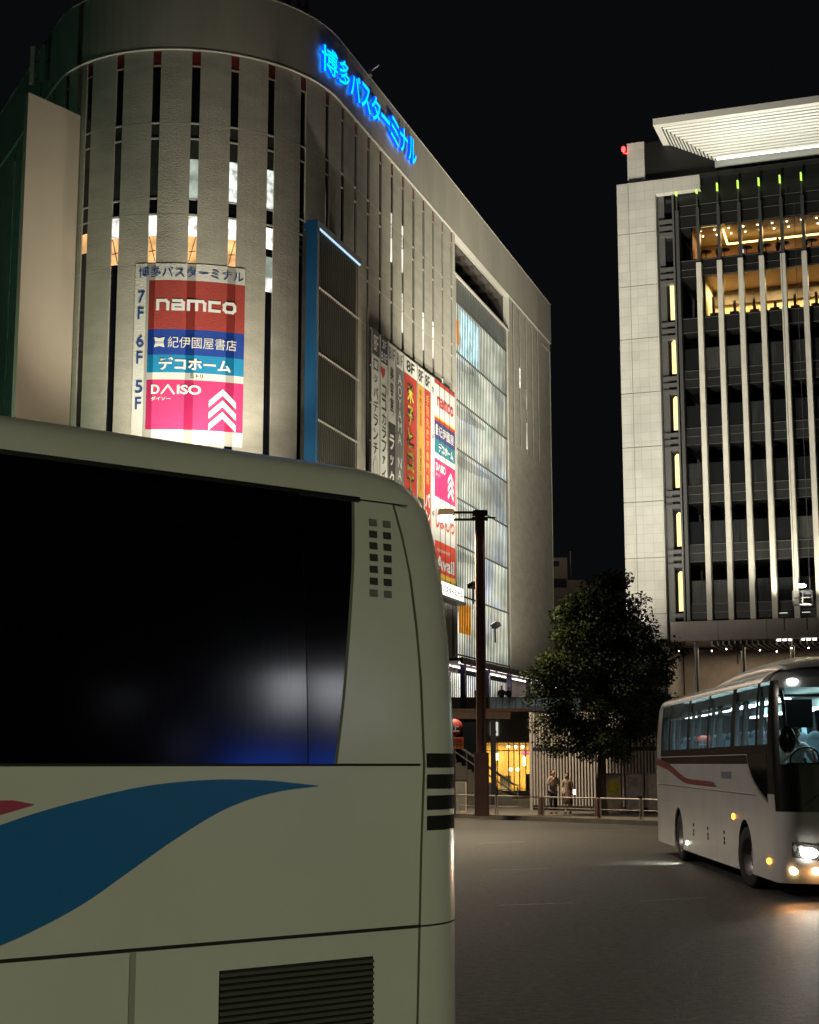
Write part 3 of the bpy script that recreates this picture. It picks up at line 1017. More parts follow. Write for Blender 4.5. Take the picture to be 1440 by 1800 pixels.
# ================================================================== hotel tower
HA = radians(-19.8)
hotel = empty('hotel_tower', (15.57, 110.0, 0), HA)
tag(hotel, 'tall hotel tower with pale stone pier, vertical fins and flared lit roof canopy', 'building')


def stone_material():
    m = bpy.data.materials.new('pale stone tile cladding'); m.use_nodes = True
    nt = m.node_tree; b = nt.nodes['Principled BSDF']; L = nt.links.new
    tc = nt.nodes.new('ShaderNodeTexCoord'); mp = nt.nodes.new('ShaderNodeMapping')
    mp.inputs['Rotation'].default_value = (radians(90), 0, 0)
    L(tc.outputs['Object'], mp.inputs[0])
    br = nt.nodes.new('ShaderNodeTexBrick'); br.offset = 0.0; br.squash = 1.0
    br.inputs['Scale'].default_value = 1.0; br.inputs['Mortar Size'].default_value = 0.012
    br.inputs['Brick Width'].default_value = 0.70; br.inputs['Row Height'].default_value = 0.68
    br.inputs['Color1'].default_value = (0.44, 0.435, 0.405, 1); br.inputs['Color2'].default_value = (0.40, 0.395, 0.365, 1)
    br.inputs['Mortar'].default_value = (0.30, 0.29, 0.255, 1)
    L(mp.outputs[0], br.inputs['Vector'])
    n = nt.nodes.new('ShaderNodeTexNoise'); n.inputs['Scale'].default_value = 0.5; n.inputs['Detail'].default_value = 7
    L(tc.outputs['Object'], n.inputs['Vector'])
    r = nt.nodes.new('ShaderNodeMapRange'); r.inputs['From Min'].default_value = .3; r.inputs['From Max'].default_value = .7
    r.inputs['To Min'].default_value = .88; r.inputs['To Max'].default_value = 1.1
    L(n.outputs['Fac'], r.inputs['Value'])
    mx = nt.nodes.new('ShaderNodeVectorMath'); mx.operation = 'SCALE'
    L(br.outputs['Color'], mx.inputs[0]); L(r.outputs[0], mx.inputs['Scale']); L(mx.outputs[0], b.inputs['Base Color'])
    b.inputs['Roughness'].default_value = 0.75
    return m


STONE = stone_material()
HGLASS = mat('tower dark glazing', (0.010, 0.011, 0.012), 0.12, spec=.5)
HGL = [HGLASS, HGLASS, mat('curtained dark pane', (0.035, 0.036, 0.034), .3, var=.5, scale=2.5, stretch=(4, 1, .15)), mat('half blinded pane', (0.022, 0.023, 0.024), .2, var=.6, scale=1.2, stretch=(3, 1, .3))]
HSPAN = mat('tower spandrel metal', (0.014, 0.0145, 0.0145), 0.4, .2)
HFIN = mat('pale stone fin', (0.50, 0.48, 0.42), 0.7, var=.10, scale=.8)
HDARK = mat('dark bronze fin', (0.085, 0.085, 0.085), 0.4, .4)
LEDGE = mat('light metal ledge', (0.13, 0.13, 0.127), 0.35, .4)
TE = 22.0   # how far the front runs (beyond the frame)

g = MB()   # stone pier with open joints between storeys
zs = [10.5, 12.6, 16.65, 20.75, 24.8, 28.85, 32.95, 36.98, 41.05, 45.04]
for z0, z1 in zip(zs[:-1], zs[1:]):
    g.box(0, .85, 0, 14, z0, z1 - .06); g.box(.89, 2.9, 0, 14, z0, z1 - .06)
g.box(.04, 2.86, .05, 13.9, 0, 45.0, 1)
g.box(2.9, 6.2, .02, .7, 43.9, 45.04)
g.build('stone_pier', [STONE, mat('joint grey', (.16, .15, .13), .8)], hotel)  # darker grey shows through the open joints
g = MB(); g.box(2.92, TE, 6.5, 14, 0, 45.4); g.build('core_wall', mat('tower inner wall', (.03, .03, .032), .8), hotel)
g = MB(); g.box(2.95, 3.4, .75, 1.2, 11.9, 43.9); g.box(4.02, 4.15, .5, 1.4, 11.9, 43.9)
for wb in (42.3, 38.6, 34.4, 30.3, 26.07, 21.8, 17.5, 12.9):
    for dz in (.45, .95, 1.45):
        if wb - dz > 12: g.box(3.0, 4.0, .55, 1.1, wb - dz - .14, wb - dz + .14)
g.build('corner_bay', mat('bay metal', (.11, .11, .108), .45, .3), hotel)
g = MB(); g.box(3.4, 4.02, 1.15, 1.2, 11.9, 43.9); g.build('window', HGLASS, hotel)
CURT = emit('curtained warm room', (1.0, 0.73, 0.30), 1.25, var=.35, scale=2.0, stretch=(4, 1, .25))
for (z0, z1) in ((34.4, 37.4), (30.3, 32.85), (26.07, 28.6), (21.8, 24.3), (17.5, 20.0), (12.8, 15.7)):
    g = MB(); g.box(3.62, 4.0, 1.05, 1.12, z0, z1 - .18); g.add([(3.62, 1.05, z1 - .18), (4.0, 1.05, z1 - .18), (4.0, 1.05, z1 - .08), (3.78, 1.05, z1)], [(0, 1, 2, 3)])
    g.build('lit_window', CURT, hotel)

# glazing per bay and storey, spandrels and ledges
fins_t = [4.42 + 1.505 * k for k in range(12)]
rows = []
zt_ = 33.24
while zt_ > 13:
    rows.append((max(zt_ - 2.89 - 1.24, 11.95), zt_)); zt_ -= 4.27
for k, t in enumerate(fins_t[:-1]):
    for (zb, ztop) in rows:
        g = MB(); g.box(t + .2, t + 1.3, .9, .95, zb, ztop - 1.24); g.build('window', random.choice(HGL), hotel)
g = MB()
for (zb, ztop) in [(29.11 - 4.27 * i, 30.35 - 4.27 * i) for i in range(5)] + [(33.2, 34.35), (37.45, 38.75), (41.25, 45.4)]:
    g.box(4.4, TE, .86, 6.4, max(zb, 12), ztop)
g.build('spandrel', HSPAN, hotel)
g = MB()
for z in [29.11, 29.74, 30.35]:
    for i in range(5):
        if z - 4.27 * i > 12: g.box(4.4, TE, .82, .86, z - 4.27 * i - .03, z - 4.27 * i)
for z in (33.25, 34.3, 37.5, 38.05, 38.72, 41.3, 42.2, 43.0): g.box(4.4, TE, .80, .86, z - .03, z)
g.build('ledge', LEDGE, hotel)
GREENLED = emit('green fin tip lamp', (0.6, 1.0, 0.12), .9)
for k, t in enumerate(fins_t):
    g = MB()
    if k == 0:
        g.box(t - .12, t + .12, .2, .9, 11.95, 42.5, 1)
    else:
        g.box(t - .19, t + .17, .15, .9, 11.95, 38.3, 0)
        g.box(t - .11, t + .11, .3, .9, 38.3, 42.55, 1)
    g.box(t - .05, t + .05, .2, .4, 42.55, 43.6, 1)
    f_ = g.build('fin', [HFIN, HDARK], hotel)
    g = MB(); g.box(t - .055, t + .055, .12, .42, 43.6, 44.22); g.build('tip_lamp', GREENLED, f_)

# lit storeys: real rooms behind the glass
ROOMW = mat('room wall brown', (0.30, 0.17, 0.085), .7, var=.4, scale=.7)
ROOMY = mat('room wall cream', (0.62, 0.50, 0.28), .7, var=.15, scale=.7)
RCEIL = mat('room ceiling', (0.45, 0.33, 0.20), .7)
CLEAR = glass('clear tower glass', (.9, .9, .88))


def room(t0, z0, z1, wallm, name):
    g = MB()
    g.box(t0, TE, 5.2, 5.4, z0, z1, 0); g.box(t0, t0 + .1, .95, 5.2, z0, z1, 0)
    g.box(t0, TE, .95, 5.2, z0 - .06, z0, 1); g.box(t0, TE, .95, 5.2, z1, z1 + .06, 2)
    r = g.build(name, [wallm, mat('room floor', (.08, .05, .03), .6), RCEIL], hotel)
    g = MB(); g.box(t0, TE, .90, .92, z0, z1); g.build('window', CLEAR, hotel)
    return r


r1 = room(5.3, 38.82, 41.2, ROOMW, 'restaurant_storey')
COVE = emit('warm cove light', (1.0, .72, .22), 5.0)
g = MB(); g.bar((7.6, 3.6, 40.62), (22, 3.6, 40.62), .13, .10); g.bar((7.6, 1.4, 41.0), (7.6, 3.6, 40.62), .12); g.bar((5.5, 4.9, 39.75), (7.1, 4.9, 39.75), .12, .35); g.build('cove_light', COVE, r1)
g = MB()
for i in range(14):
    for y in (1.6, 2.8): g.lathe([(.06, 0), (.06, .03)], (5.9 + i * 1.05, y, 41.14), n=8); g.add([(5.84 + i * 1.05, y - .06, 41.13), (5.96 + i * 1.05, y - .06, 41.13), (5.96 + i * 1.05, y + .06, 41.13), (5.84 + i * 1.05, y + .06, 41.13)], [(0, 1, 2, 3)])
g.build('downlight', emit('tiny downlight', (1, .85, .6), 8), r1)
g = MB()
for i in range(9):
    x = 6.1 + i * 1.5 + random.uniform(-.3, .3)
    g.lathe([(.02, 38.83), (.25, 38.84), (.04, 38.9), (.04, 39.5), (.45, 39.52), (.45, 39.56), (.01, 39.57)], (x, 1.7, 0), n=10)
    g.ellipsoid((x - .45, 1.75, 39.45), (.18, .18, .42)); g.ellipsoid((x - .45, 1.75, 39.95), (.11, .11, .13))
g.build('dining_tables', mat('dark dining set', (.03, .02, .018), .6), r1)
g = MB()
for x in (11.2, 12.4, 13.3): g.box(x, x + random.uniform(.5, .8), 4.6, 4.7, 39.2, 39.6)
g.box(8.75, 9.0, 1.6, 1.65, 39.15, 39.4)
g.build('display_screen', emit('pale blue screen', (.6, .85, 1.0), 2.2), r1)
for x in (7, 11, 15): lamp('room_lamp', 'AREA', (x, 2.6, 40.95), 95, (1, .62, .3), r1, size=2.0)
r2 = room(6.15, 34.42, 37.4, ROOMY, 'lounge_storey')
g = MB()
for i in range(8):
    x = 6.75 + i * 1.45; q = random.uniform(-.1, .1)
    g.box(x - .32, x + .32, 1.5, 1.9, 34.43, 34.75); g.box(x - .08 + q, x + .12 + q, 1.6, 1.8, 34.75, random.choice((35.6, 36.0, 35.2)))
g.build('lounge_furniture', mat('brown lounge fittings', (.10, .065, .04), .6), r2)
g = MB(); g.box(6.3, 22, 4.9, 5.15, 36.3, 37.35); g.build('lounge_bulkhead', mat('brown bulkhead', (.16, .12, .08), .7), r2)
for x in (7.5, 11, 14.5, 18): lamp('room_lamp', 'AREA', (x, 3.2, 37.1), 290, (1, .80, .42), r2, size=1.5)

# base band, soffit, columns
g = MB()
for i in range(6): g.box(3.2 + i * 3.35, 3.2 + i * 3.35 + 3.32, -.35, 6.4, 10.55, 11.92)
g.build('base_band', mat('warm grey base cladding', (.25, .225, .205), .6, var=.1, scale=.7), hotel)
g = MB()
for x in (4.83, 8.1, 11.47, 14.8, 18.1): g.tube([(x, .6, 0), (x, .6, 10.5)], .15, 12)
cols = g
for x in (4.83, 8.1, 11.47, 14.8, 18.1):
    g = MB(); g.tube([(x, .6, 0), (x, .6, 10.5)], .15, 14); g.build('column', GREYMETAL, hotel)
g = MB()
for i in range(40): g.box(6.0 + i * .4, 6.12 + i * .4, -.2, 6.3, 10.2, 10.5)
g.build('soffit_slat', GREYMETAL, hotel)
g = MB(); g.box(2.95, TE, 6.4, 6.5, 0, 10.4); g.build('lobby_wall', mat('dim lobby stone', (.20, .17, .14), .7, var=.3, scale=.6), hotel)
SOFFL = emit('soffit lamp', (1, .85, .62), 10)
for i in range(9):
    g = MB(); x = 3.6 + i * 1.12
    g.ellipsoid((x, random.uniform(.2, 1.4), 9.95 + random.uniform(-.2, .15)), (.05, .05, .05), 8, 5); g.build('festoon_bulb', SOFFL, hotel)
for x in (10.5, 12.2):
    g = MB(); g.box(x, x + 1.0, -.1, .15, 10.42, 10.5); g.build('soffit_light', emit('soffit strip', (1, .92, .78), 6), hotel)
lamp('soffit_glow', 'AREA', (10, 2.5, 10.1), 500, (1, .78, .55), hotel, size=12, sizey=3)

# flared canopy: inverted hopper with slats, lit from its throat
cano = empty('roof_canopy'); cano.parent = hotel
SLAT = mat('white canopy slat', (0.62, 0.62, 0.58), .5)
WHITEM = mat('pale canopy rim', (0.55, 0.54, 0.50), .5)
ti, zi, yi = 7.35, 46.05, 0.0            # inner lower corner
to, zo, yo = 4.0, 47.78, -3.0            # outer upper corner
N = 13
sl = MB(); sl2 = MB()
for i in range(N):
    a0, a1 = i / N, (i + .62) / N
    P = lambda a, dz=0: (ti + (to - ti) * a, yi + (yo - yi) * a, zi + (zo - zi) * a + dz)
    p0, p1 = P(a0), P(a1)
    sl.add([p0, (TE, p0[1], p0[2]), (TE, p1[1], p1[2]), p1, P(a0, .12), (TE, p0[1], p0[2] + .12), (TE, p1[1], p1[2] + .12), P(a1, .12)],
           [(0, 1, 2, 3), (4, 7, 6, 5), (0, 4, 5, 1), (3, 2, 6, 7), (0, 3, 7, 4), (1, 5, 6, 2)])
    sl2.add([p0, (p0[0], 6, p0[2]), (p1[0], 6, p1[2]), p1, P(a0, .12), (p0[0], 6, p0[2] + .12), (p1[0], 6, p1[2] + .12), P(a1, .12)],
            [(0, 1, 2, 3), (4, 7, 6, 5), (0, 4, 5, 1), (3, 2, 6, 7), (0, 3, 7, 4), (1, 5, 6, 2)])
sl.build('front_slats', SLAT, cano); sl2.build('side_slats', SLAT, cano)
bk = MB()
P = lambda a, dz=0: (ti + (to - ti) * a, yi + (yo - yi) * a, zi + (zo - zi) * a + dz)
a, b = P(0, .22), P(1, .22)
bk.add([a, (TE, a[1], a[2]), (TE, b[1], b[2]), b], [(0, 1, 2, 3)])
bk.add([a, (a[0], 6, a[2]), (b[0], 6, b[2]), b], [(0, 1, 2, 3)])
bk.build('canopy_lining', mat('canopy lining', (.03, .03, .028), .7), cano)
rm = MB()
rm.hexa([(3.5, -3.45, 47.8), (TE, -3.45, 47.8), (TE, -3.0, 47.75), (4.0, -3.0, 47.75), (3.5, -3.45, 48.3), (TE, -3.45, 48.3), (TE, -3.0, 48.35), (4.0, -3.0, 48.35)])
rm.hexa([(3.5, -3.45, 47.8), (4.0, -3.0, 47.75), (4.0, 6, 47.75), (3.5, 6, 47.8), (3.5, -3.45, 48.3), (4.0, -3.0, 48.35), (4.0, 6, 48.35), (3.5, 6, 48.3)])
rm.box(4.2, TE, -2.9, 6, 48.3, 48.34)
rm.build('canopy_rim', WHITEM, cano)
g = MB(); g.box(7.35, TE, .1, 6.4, 45.45, 46.02); g.build('canopy_fascia', mat('grey canopy fascia', (.30, .31, .29), .5), cano)
g = MB(); g.bar((7.6, -.55, 45.75), (TE, -.55, 45.75), .1, .1); g.build('canopy_light', emit('canopy uplight strip', (1, 1, .86), 4), cano)
CANL = lamp('canopy_wash', 'AREA', (14.7, -2.6, 45.2), 165, (.97, 1, .90), cano, size=14.4, sizey=.4)
CANL.rotation_euler = (radians(180 + 22), 0, 0)

# penthouse with aviation lamp
g = MB(); g.box(.8, 2.1, .3, 9, 45.04, 48.25, 0); g.box(2.1, 8.5, .5, 9, 45.04, 48.2, 1); g.box(.9, TE, .0, 14, 44.98, 45.06, 1)
g.build('penthouse', [STONE, HSPAN], hotel)
g = MB(); g.ellipsoid((.55, .2, 47.8), (.16, .16, .24)); g.tube([(.55, .2, 47.5), (.85, .4, 47.5)], .04); g.build('aviation_lamp', emit('red aviation lamp', (1, .02, .02), 9), hotel)

# cleaning gondola with a work lamp
go = hotel.matrix_world
GW = Matrix.Translation((15.57, 110, 0)) @ Matrix.Rotation(HA, 4, 'Z')
gp = GW @ Vector((12.45, -.9, 12.75))
gon = empty('cleaning_gondola', gp, HA); tag(gon, 'window cleaning gondola with white lamp hanging low on the tower front', 'gondola')
g = MB(); g.box(-.65, .65, -.3, .3, 0, .08); 
for z in (.5, .95): 
    for y in (-.3, .3): g.bar((-.65, y, z), (.65, y, z), .05)
for x in (-.63, 0, .63):
    for y in (-.3, .3): g.bar((x, y, 0), (x, y, .97), .05)
g.build('basket', GREYMETAL, gon)
g = MB(); g.ellipsoid((.0, -.33, 1.3), (.3, .1, .14)); g.build('work_lamp', emit('white work lamp', (1, 1, 1), 8), gon)
for x in (-.5, .5):
    g = MB(); g.tube([(x, .2, .9), (x, .2, 29)], .02, 6); g.build('cable', DARKGREY, gon)


def hp(t, y, z):
    v = GW @ Vector((t, y, z)); return (v.x, v.y, v.z)


STW = (1.0, 0.95, 0.80)
floodlight(hp(3.0, -30, 6.0), hp(2.0, 0, 43), 80000, STW, 'floodlight on the ground washing the pale stone pier', 92, blend=1.0)
for k in (5, 6, 7):
    floodlight(hp(fins_t[k] - .75, -1.3, 12.2), hp(fins_t[k] - .7, .3, 30), 2600, (1, .93, .72), 'floodlight on the base ledge between tower fins', 100)
floodlight(hp(9.0, -9, 9.5), hp(7.5, 0, 26), 6500, STW, 'floodlight in front of the tower base', 80)

# ================================================================== distant block between the two towers
db = empty('distant_building', (17.2, 172, 0)); tag(db, 'dim distant building behind the tree between terminal and tower', 'building')
g = MB(); g.box(-3.2, 0.6, 0, 8, 0, 25); g.box(-3.2, 2.6, .3, 8, 0, 22.5); g.build('wall', mat('dim block render', (.20, .17, .15), .8), db)
g = MB(); g.box(-3.0, .5, -.05, 0, 21.6, 22.6); g.box(-1.5, -.3, -.05, 0, 24.0, 24.6); g.build('window', mat('dim block windows', (.02, .02, .03), .2), db)
g = MB(); g.tube([(1.2, 2, 22), (1.2, 2, 26)], .1); g.build('roof_mast', GREYMETAL, db)
lamp('distant_glow', 'POINT', (15.5, 166, 27), 160, (1, .8, .6), None, size=.3)

# ================================================================== people
SKIN = mat('skin', (0.42, 0.25, 0.17), 0.55, spec=.3)
HAIRM = mat('dark hair', (0.012, 0.009, 0.008), 0.5)


def skin_mesh(name, verts, edges, radii, m, parent, levels=2, root=0):
    me = bpy.data.meshes.new(name); me.from_pydata(verts, edges, [])
    o = bpy.data.objects.new(name, me); COL.objects.link(o)
    o.modifiers.new('skin', 'SKIN')
    sv = me.skin_vertices[0].data
    for i, r in enumerate(radii):
        r = r if isinstance(r, tuple) else (r, r)
        sv[i].radius = r; sv[i].use_root = (i == root)
    sb = o.modifiers.new('sub', 'SUBSURF'); sb.levels = levels; sb.render_levels = levels
    bpy.context.view_layer.update()
    nm = bpy.data.meshes.new_from_object(o.evaluated_get(bpy.context.evaluated_depsgraph_get()))
    bpy.data.objects.remove(o); bpy.data.meshes.remove(me)
    nm.name = name
    nm.materials.clear(); nm.materials.append(m)
    for p in nm.polygons: p.use_smooth = True
    o = bpy.data.objects.new(name, nm); COL.objects.link(o)
    if parent: o.parent = parent
    return o


def person(label, loc, rz, top, bottom, h=1.62, group=None, armL=None, armR=None, seated=False, skirt=False, lean=0.0, hair='short', cap=None, name='person'):
    """figure facing local -Y; joints in metres for h = 1.62, scaled"""
    k = h / 1.62
    root = empty(name, loc, rz); root.scale = (k, k, k); tag(root, label, 'person', group)
    hip = .86 if not seated else .50
    L = lean
    V = [(0, 0, hip), (0, -L * .3, hip + .16), (0, -L * .7, hip + .38), (0, -L, hip + .50), (0, -L - .01, hip + .565), (0, -L - .02, hip + .63), (0, -L - .015, hip + .72)]
    Rr = [(.14, .10), (.125, .09), (.15, .10), (.09, .07), (.048, .05), (.070, .080), (.062, .072)]
    E_ = [(0, 1), (1, 2), (2, 3), (3, 4), (4, 5), (5, 6)]
    hands = []
    for sg, arm in ((-1, armL), (1, armR)):
        sh = (sg * .175, -L * .92, hip + .455)
        el, wr = arm if arm else ((sg * .23, -L * .6 + .03, hip + .19), (sg * .25, -L * .4 - .06, hip - .04))
        d = (Vector(wr) - Vector(el)).normalized()
        hd = tuple(Vector(wr) + d * .07)
        b = len(V)
        V += [sh, el, wr, hd]; Rr += [.052, .037, .026, (.036, .018)]
        E_ += [(3, b), (b, b + 1), (b + 1, b + 2), (b + 2, b + 3)]
        hands.append((Vector(hd), d, sg))
    legs = []
    for sg in (-1, 1):
        b = len(V)
        if seated:
            pts = [(sg * .10, -.02, hip - .03), (sg * .12, -.42, hip), (sg * .12, -.44, .10), (sg * .12, -.57, .045)]
        else:
            pts = [(sg * .085, 0, hip - .08), (sg * .095, -.02, .46), (sg * .10, .01, .09), (sg * .105, -.12, .035)]
        V += pts; Rr += [(.085, .09), .056, .038, (.04, .028)]
        E_ += [(0, b), (b, b + 1), (b + 1, b + 2), (b + 2, b + 3)]
        legs.append(pts)
    body = skin_mesh('body', V, E_, Rr, SKIN, root)
    # fingers, thumb, nose, ears joined into the same mesh
    mb_ = MB()
    for hd, d, sg in hands:
        s_ = d.cross(Vector((0, 1, .2))).normalized(); n_ = d.cross(s_).normalized()
        for q, ln in enumerate((.060, .072, .067, .052)):
            a = hd + s_ * (.017 * (q - 1.5)) + d * .025
            m1 = a + d * ln * .55; e = m1 + (d * .6 + n_ * .6).normalized() * ln * .5
            mb_.tube([a, m1, e], [.0085, .008, .006], 6)
        a = hd - s_ * .026; mb_.tube([a, a - s_ * .018 + d * .03, a - s_ * .012 + d * .058], [.010, .009, .007], 6)
    hc = Vector((0, -L - .02, hip + .67))
    mb_.ellipsoid(hc + Vector((0, -.005, .005)), (.076, .092, .112), 16, 10)
    mb_.ellipsoid(hc + Vector((0, -.098, -.012)), (.012, .018, .022), 8, 6)
    for sg in (-1, 1): mb_.ellipsoid(hc + Vector((sg * .077, .005, -.01)), (.010, .02, .03), 8, 6)
    f_ = mb_.build('face', SKIN, None)
    bm = bmesh.new(); bm.from_mesh(body.data); bm.from_mesh(f_.data); bm.to_mesh(body.data); bm.free()
    for p in body.data.polygons: p.use_smooth = True
    bpy.data.objects.remove(f_)
    mb_ = MB()
    for sg in (-1, 1): mb_.ellipsoid(hc + Vector((sg * .030, -.088, .012)), (.012, .006, .006), 8, 6)
    mb_.ellipsoid(hc + Vector((0, -.088, -.052)), (.022, .008, .006), 8, 6)
    mb_.build('facial_features', mat('eyes and lips', (.05, .02, .018), .4), root)
    # clothing grown on the same joints
    tv = [(0, 0, hip - .02)] + V[1:4]; tr = [(.158, .115), (.145, .108), (.168, .118), (.105, .085)]
    te = [(0, 1), (1, 2), (2, 3)]
    for q, sg in ((7, -1), (11, 1)):
        b = len(tv); sh, el = Vector(V[q]), Vector(V[q + 1])
        tv += [tuple(sh), tuple(sh.lerp(el, .95))]; tr += [.066, .055]; te += [(3, b), (b, b + 1)]
    skin_mesh('top', tv, te, tr, top, root)
    if skirt:
        m_ = MB(); m_.lathe([(.13, hip + .05), (.165, hip - .05), (.19, hip - .25), (.21, hip - .46), (.20, hip - .47)], n=18); m_.build('skirt', bottom, root)
    else:
        bv = [(0, 0, hip)]; br = [(.15, .115)]; be = []
        for pts in legs:
            b = len(bv); bv += [pts[0], pts[1], pts[2]]; br += [(.098, .103), .070, .056]; be += [(0, b), (b, b + 1), (b + 1, b + 2)]
        skin_mesh('trousers', bv, be, br, bottom, root)
    m_ = MB()
    for pts in legs:
        a = Vector(pts[3]); m_.ellipsoid(a + Vector((0, .05, .005)), (.048, .125, .045), 12, 6)
    m_.build('shoes', mat('dark shoes', (.03, .025, .022), .5), root)
    m_ = MB()
    hv = hc + Vector((0, .018, .035))
    m_.ellipsoid(hv, (.086, .094, .098), 16, 10)
    if hair == 'long': m_.ellipsoid(hc + Vector((0, .05, -.08)), (.082, .055, .15), 14, 8)
    if hair == 'bun': m_.ellipsoid(hc + Vector((0, .10, .08)), (.045, .045, .045), 10, 8)
    m_.build('hair', HAIRM, root)
    if cap:
        m_ = MB(); m_.lathe([(.088, .075), (.093, .10), (.115, .135), (.10, .15), (.01, .155)], (hc.x, hc.y + .01, hc.z), n=18)
        m_.ellipsoid(hc + Vector((0, -.10, .075)), (.07, .06, .008), 12, 6); m_.build('cap', cap, root)
    return root


def cloth(n, c): return mat(n, c, .85, var=.2, scale=9)


person('woman in pale blouse and black shorts by the slatted wall, hand raised', (5.42, 59.0, .15), radians(18),
       cloth('pale blouse', (.24, .21, .20)), cloth('black shorts', (.012, .012, .016)), 1.60, 'people waiting by the slatted wall',
       armL=((-.23, -.05, 1.09), (-.08, -.22, 1.30)), armR=((.22, -.02, 1.06), (.12, -.20, 1.08)), hair='long', lean=.03)
B_ = person('woman in cream top and brown skirt by the slatted wall, holding a lit phone', (5.98, 58.9, .15), radians(-25),
       cloth('cream top', (.28, .22, .17)), cloth('brown skirt', (.09, .06, .042)), 1.48, 'people waiting by the slatted wall',
       armL=((-.22, -.06, 1.05), (-.14, -.24, .92)), armR=((.22, -.02, 1.06), (.24, -.16, .84)), hair='bun', skirt=True, lean=.08)
ph = empty('phone', (6.20, 58.72, .96)); tag(ph, 'lit phone held by the woman in the brown dress', 'phone')
g = MB(); g.box(-.045, .045, -.006, .006, -.09, .09); g.build('phone_body', BLACK, ph)
g = MB(); g.box(-.04, .04, -.010, -.007, -.085, .085); g.build('phone_screen', emit('phone screen', (1, 1, 1), 5), ph)
DK = cloth('dark jacket', (.03, .03, .035)); DK2 = cloth('dark trousers', (.02, .02, .022))

# ================================================================== pedestrian deck along the terminal
def frosted():
    m = bpy.data.materials.new('frosted balustrade glass'); m.use_nodes = True
    nt = m.node_tree; b_ = nt.nodes['Principled BSDF']; b_.inputs['Base Color'].default_value = (.35, .38, .38, 1); b_.inputs['Roughness'].default_value = .2
    t = nt.nodes.new('ShaderNodeBsdfTranslucent'); t.inputs[0].default_value = (.7, .8, .82, 1)
    n_ = nt.nodes.new('ShaderNodeTexNoise'); n_.inputs['Scale'].default_value = 1.6
    tc = nt.nodes.new('ShaderNodeTexCoord'); nt.links.new(tc.outputs['Object'], n_.inputs['Vector'])
    mx = nt.nodes.new('ShaderNodeMixShader'); nt.links.new(n_.outputs['Fac'], mx.inputs[0])
    nt.links.new(b_.outputs[0], mx.inputs[1]); nt.links.new(t.outputs[0], mx.inputs[2])
    nt.links.new(mx.outputs[0], nt.nodes['Material Output'].inputs[0])
    return m


FROST = frosted()
deck = empty('pedestrian_deck', (2, 92, 0)); tag(deck, 'raised pedestrian deck with glass balustrade in front of the terminal', 'footbridge')
dl = lambda p: (p[0] - 2, p[1] - 92, p[2])
DC = mat('deck concrete', (.16, .145, .13), .8, var=.2, scale=.7)
w0, w1 = F(15, .4), F(50, .4)
g = MB(); g.prism([(1.0, 92), (10.2, 92), (14.5, 130), (w1[0], w1[1]), (w0[0], w0[1])], 4.75, 5.05); g.v = [dl(p) for p in g.v]; g.build('slab', DC, deck)
g = MB(); g.box(1.0, 10.2, 91.85, 91.99, 4.45, 5.1); g.v = [dl(p) for p in g.v]; g.build('edge_beam', mat('brown edge beam', (.10, .07, .06), .6), deck)
g = MB(); g.box(1.0, 4.72, 92.0, 92.15, 5.1, 5.92); g.v = [dl(p) for p in g.v]; g.build('parapet', mat('deck parapet', (.17, .15, .13), .8, var=.15, scale=1), deck)
g = MB()
for i in range(14):
    x = 4.78 + i * .39
    g.box(x, x + .37, 92.05, 92.07, 5.12, 5.86)
g.v = [dl(p) for p in g.v]; g.build('balustrade_glass', FROST, deck)
g = MB(); g.bar((4.74, 92.06, 5.9), (10.2, 92.06, 5.9), .06)
for i in range(15): g.box(4.735 + i * .39, 4.775 + i * .39, 92.03, 92.09, 5.1, 5.88)
g.v = [dl(p) for p in g.v]; g.build('balustrade_rail', GREYMETAL, deck)
for i, x in enumerate((3.0, 6.6, 10.0)):
    g = MB(); g.tube([(x, 94, .15), (x, 94, 4.75)], .25, 14); g.v = [dl(p) for p in g.v]; g.build('column', DARKGREY, deck)
# awning with lights over the deck, along the terminal wall
aw = empty('deck_awning', F(20, 1.5, 7.9)); tag(aw, 'long flat awning with pinkish strip lights over the deck', 'awning')
al = lambda p: tuple(a - b for a, b in zip(p, F(20, 1.5, 7.9)))
g = MB(); fbox(g, 14, 48, 7.95, 8.12, .05, 2.6); fbox(g, 14, 48, 7.78, 8.16, 2.6, 2.75); g.v = [al(p) for p in g.v]; g.build('roof', DARKGREY, aw)
PINKL = emit('pinkish strip lamp', (1.0, .80, .80), 3.5)
for i in range(11):
    s = 15 + i * 3
    for o_ in (.9, 2.2):
        g = MB(); fbox(g, s, s + 2.4, 7.86, 7.93, o_, o_ + .12); g.v = [al(p) for p in g.v]; g.build('strip_light', PINKL, aw)
for s in (16, 21.5, 27, 32.5, 38):
    g = MB(); fbox(g, s, s + .3, 5.05, 7.95, 2.0, 2.3); g.v = [al(p) for p in g.v]; g.build('post', mat('dark blue post', (.015, .018, .05), .5), aw)
q_ = F(24, 2.5, 7.7); lamp('awning_glow', 'AREA', al(q_), 420, (1, .88, .90), aw, size=6, sizey=1.5)
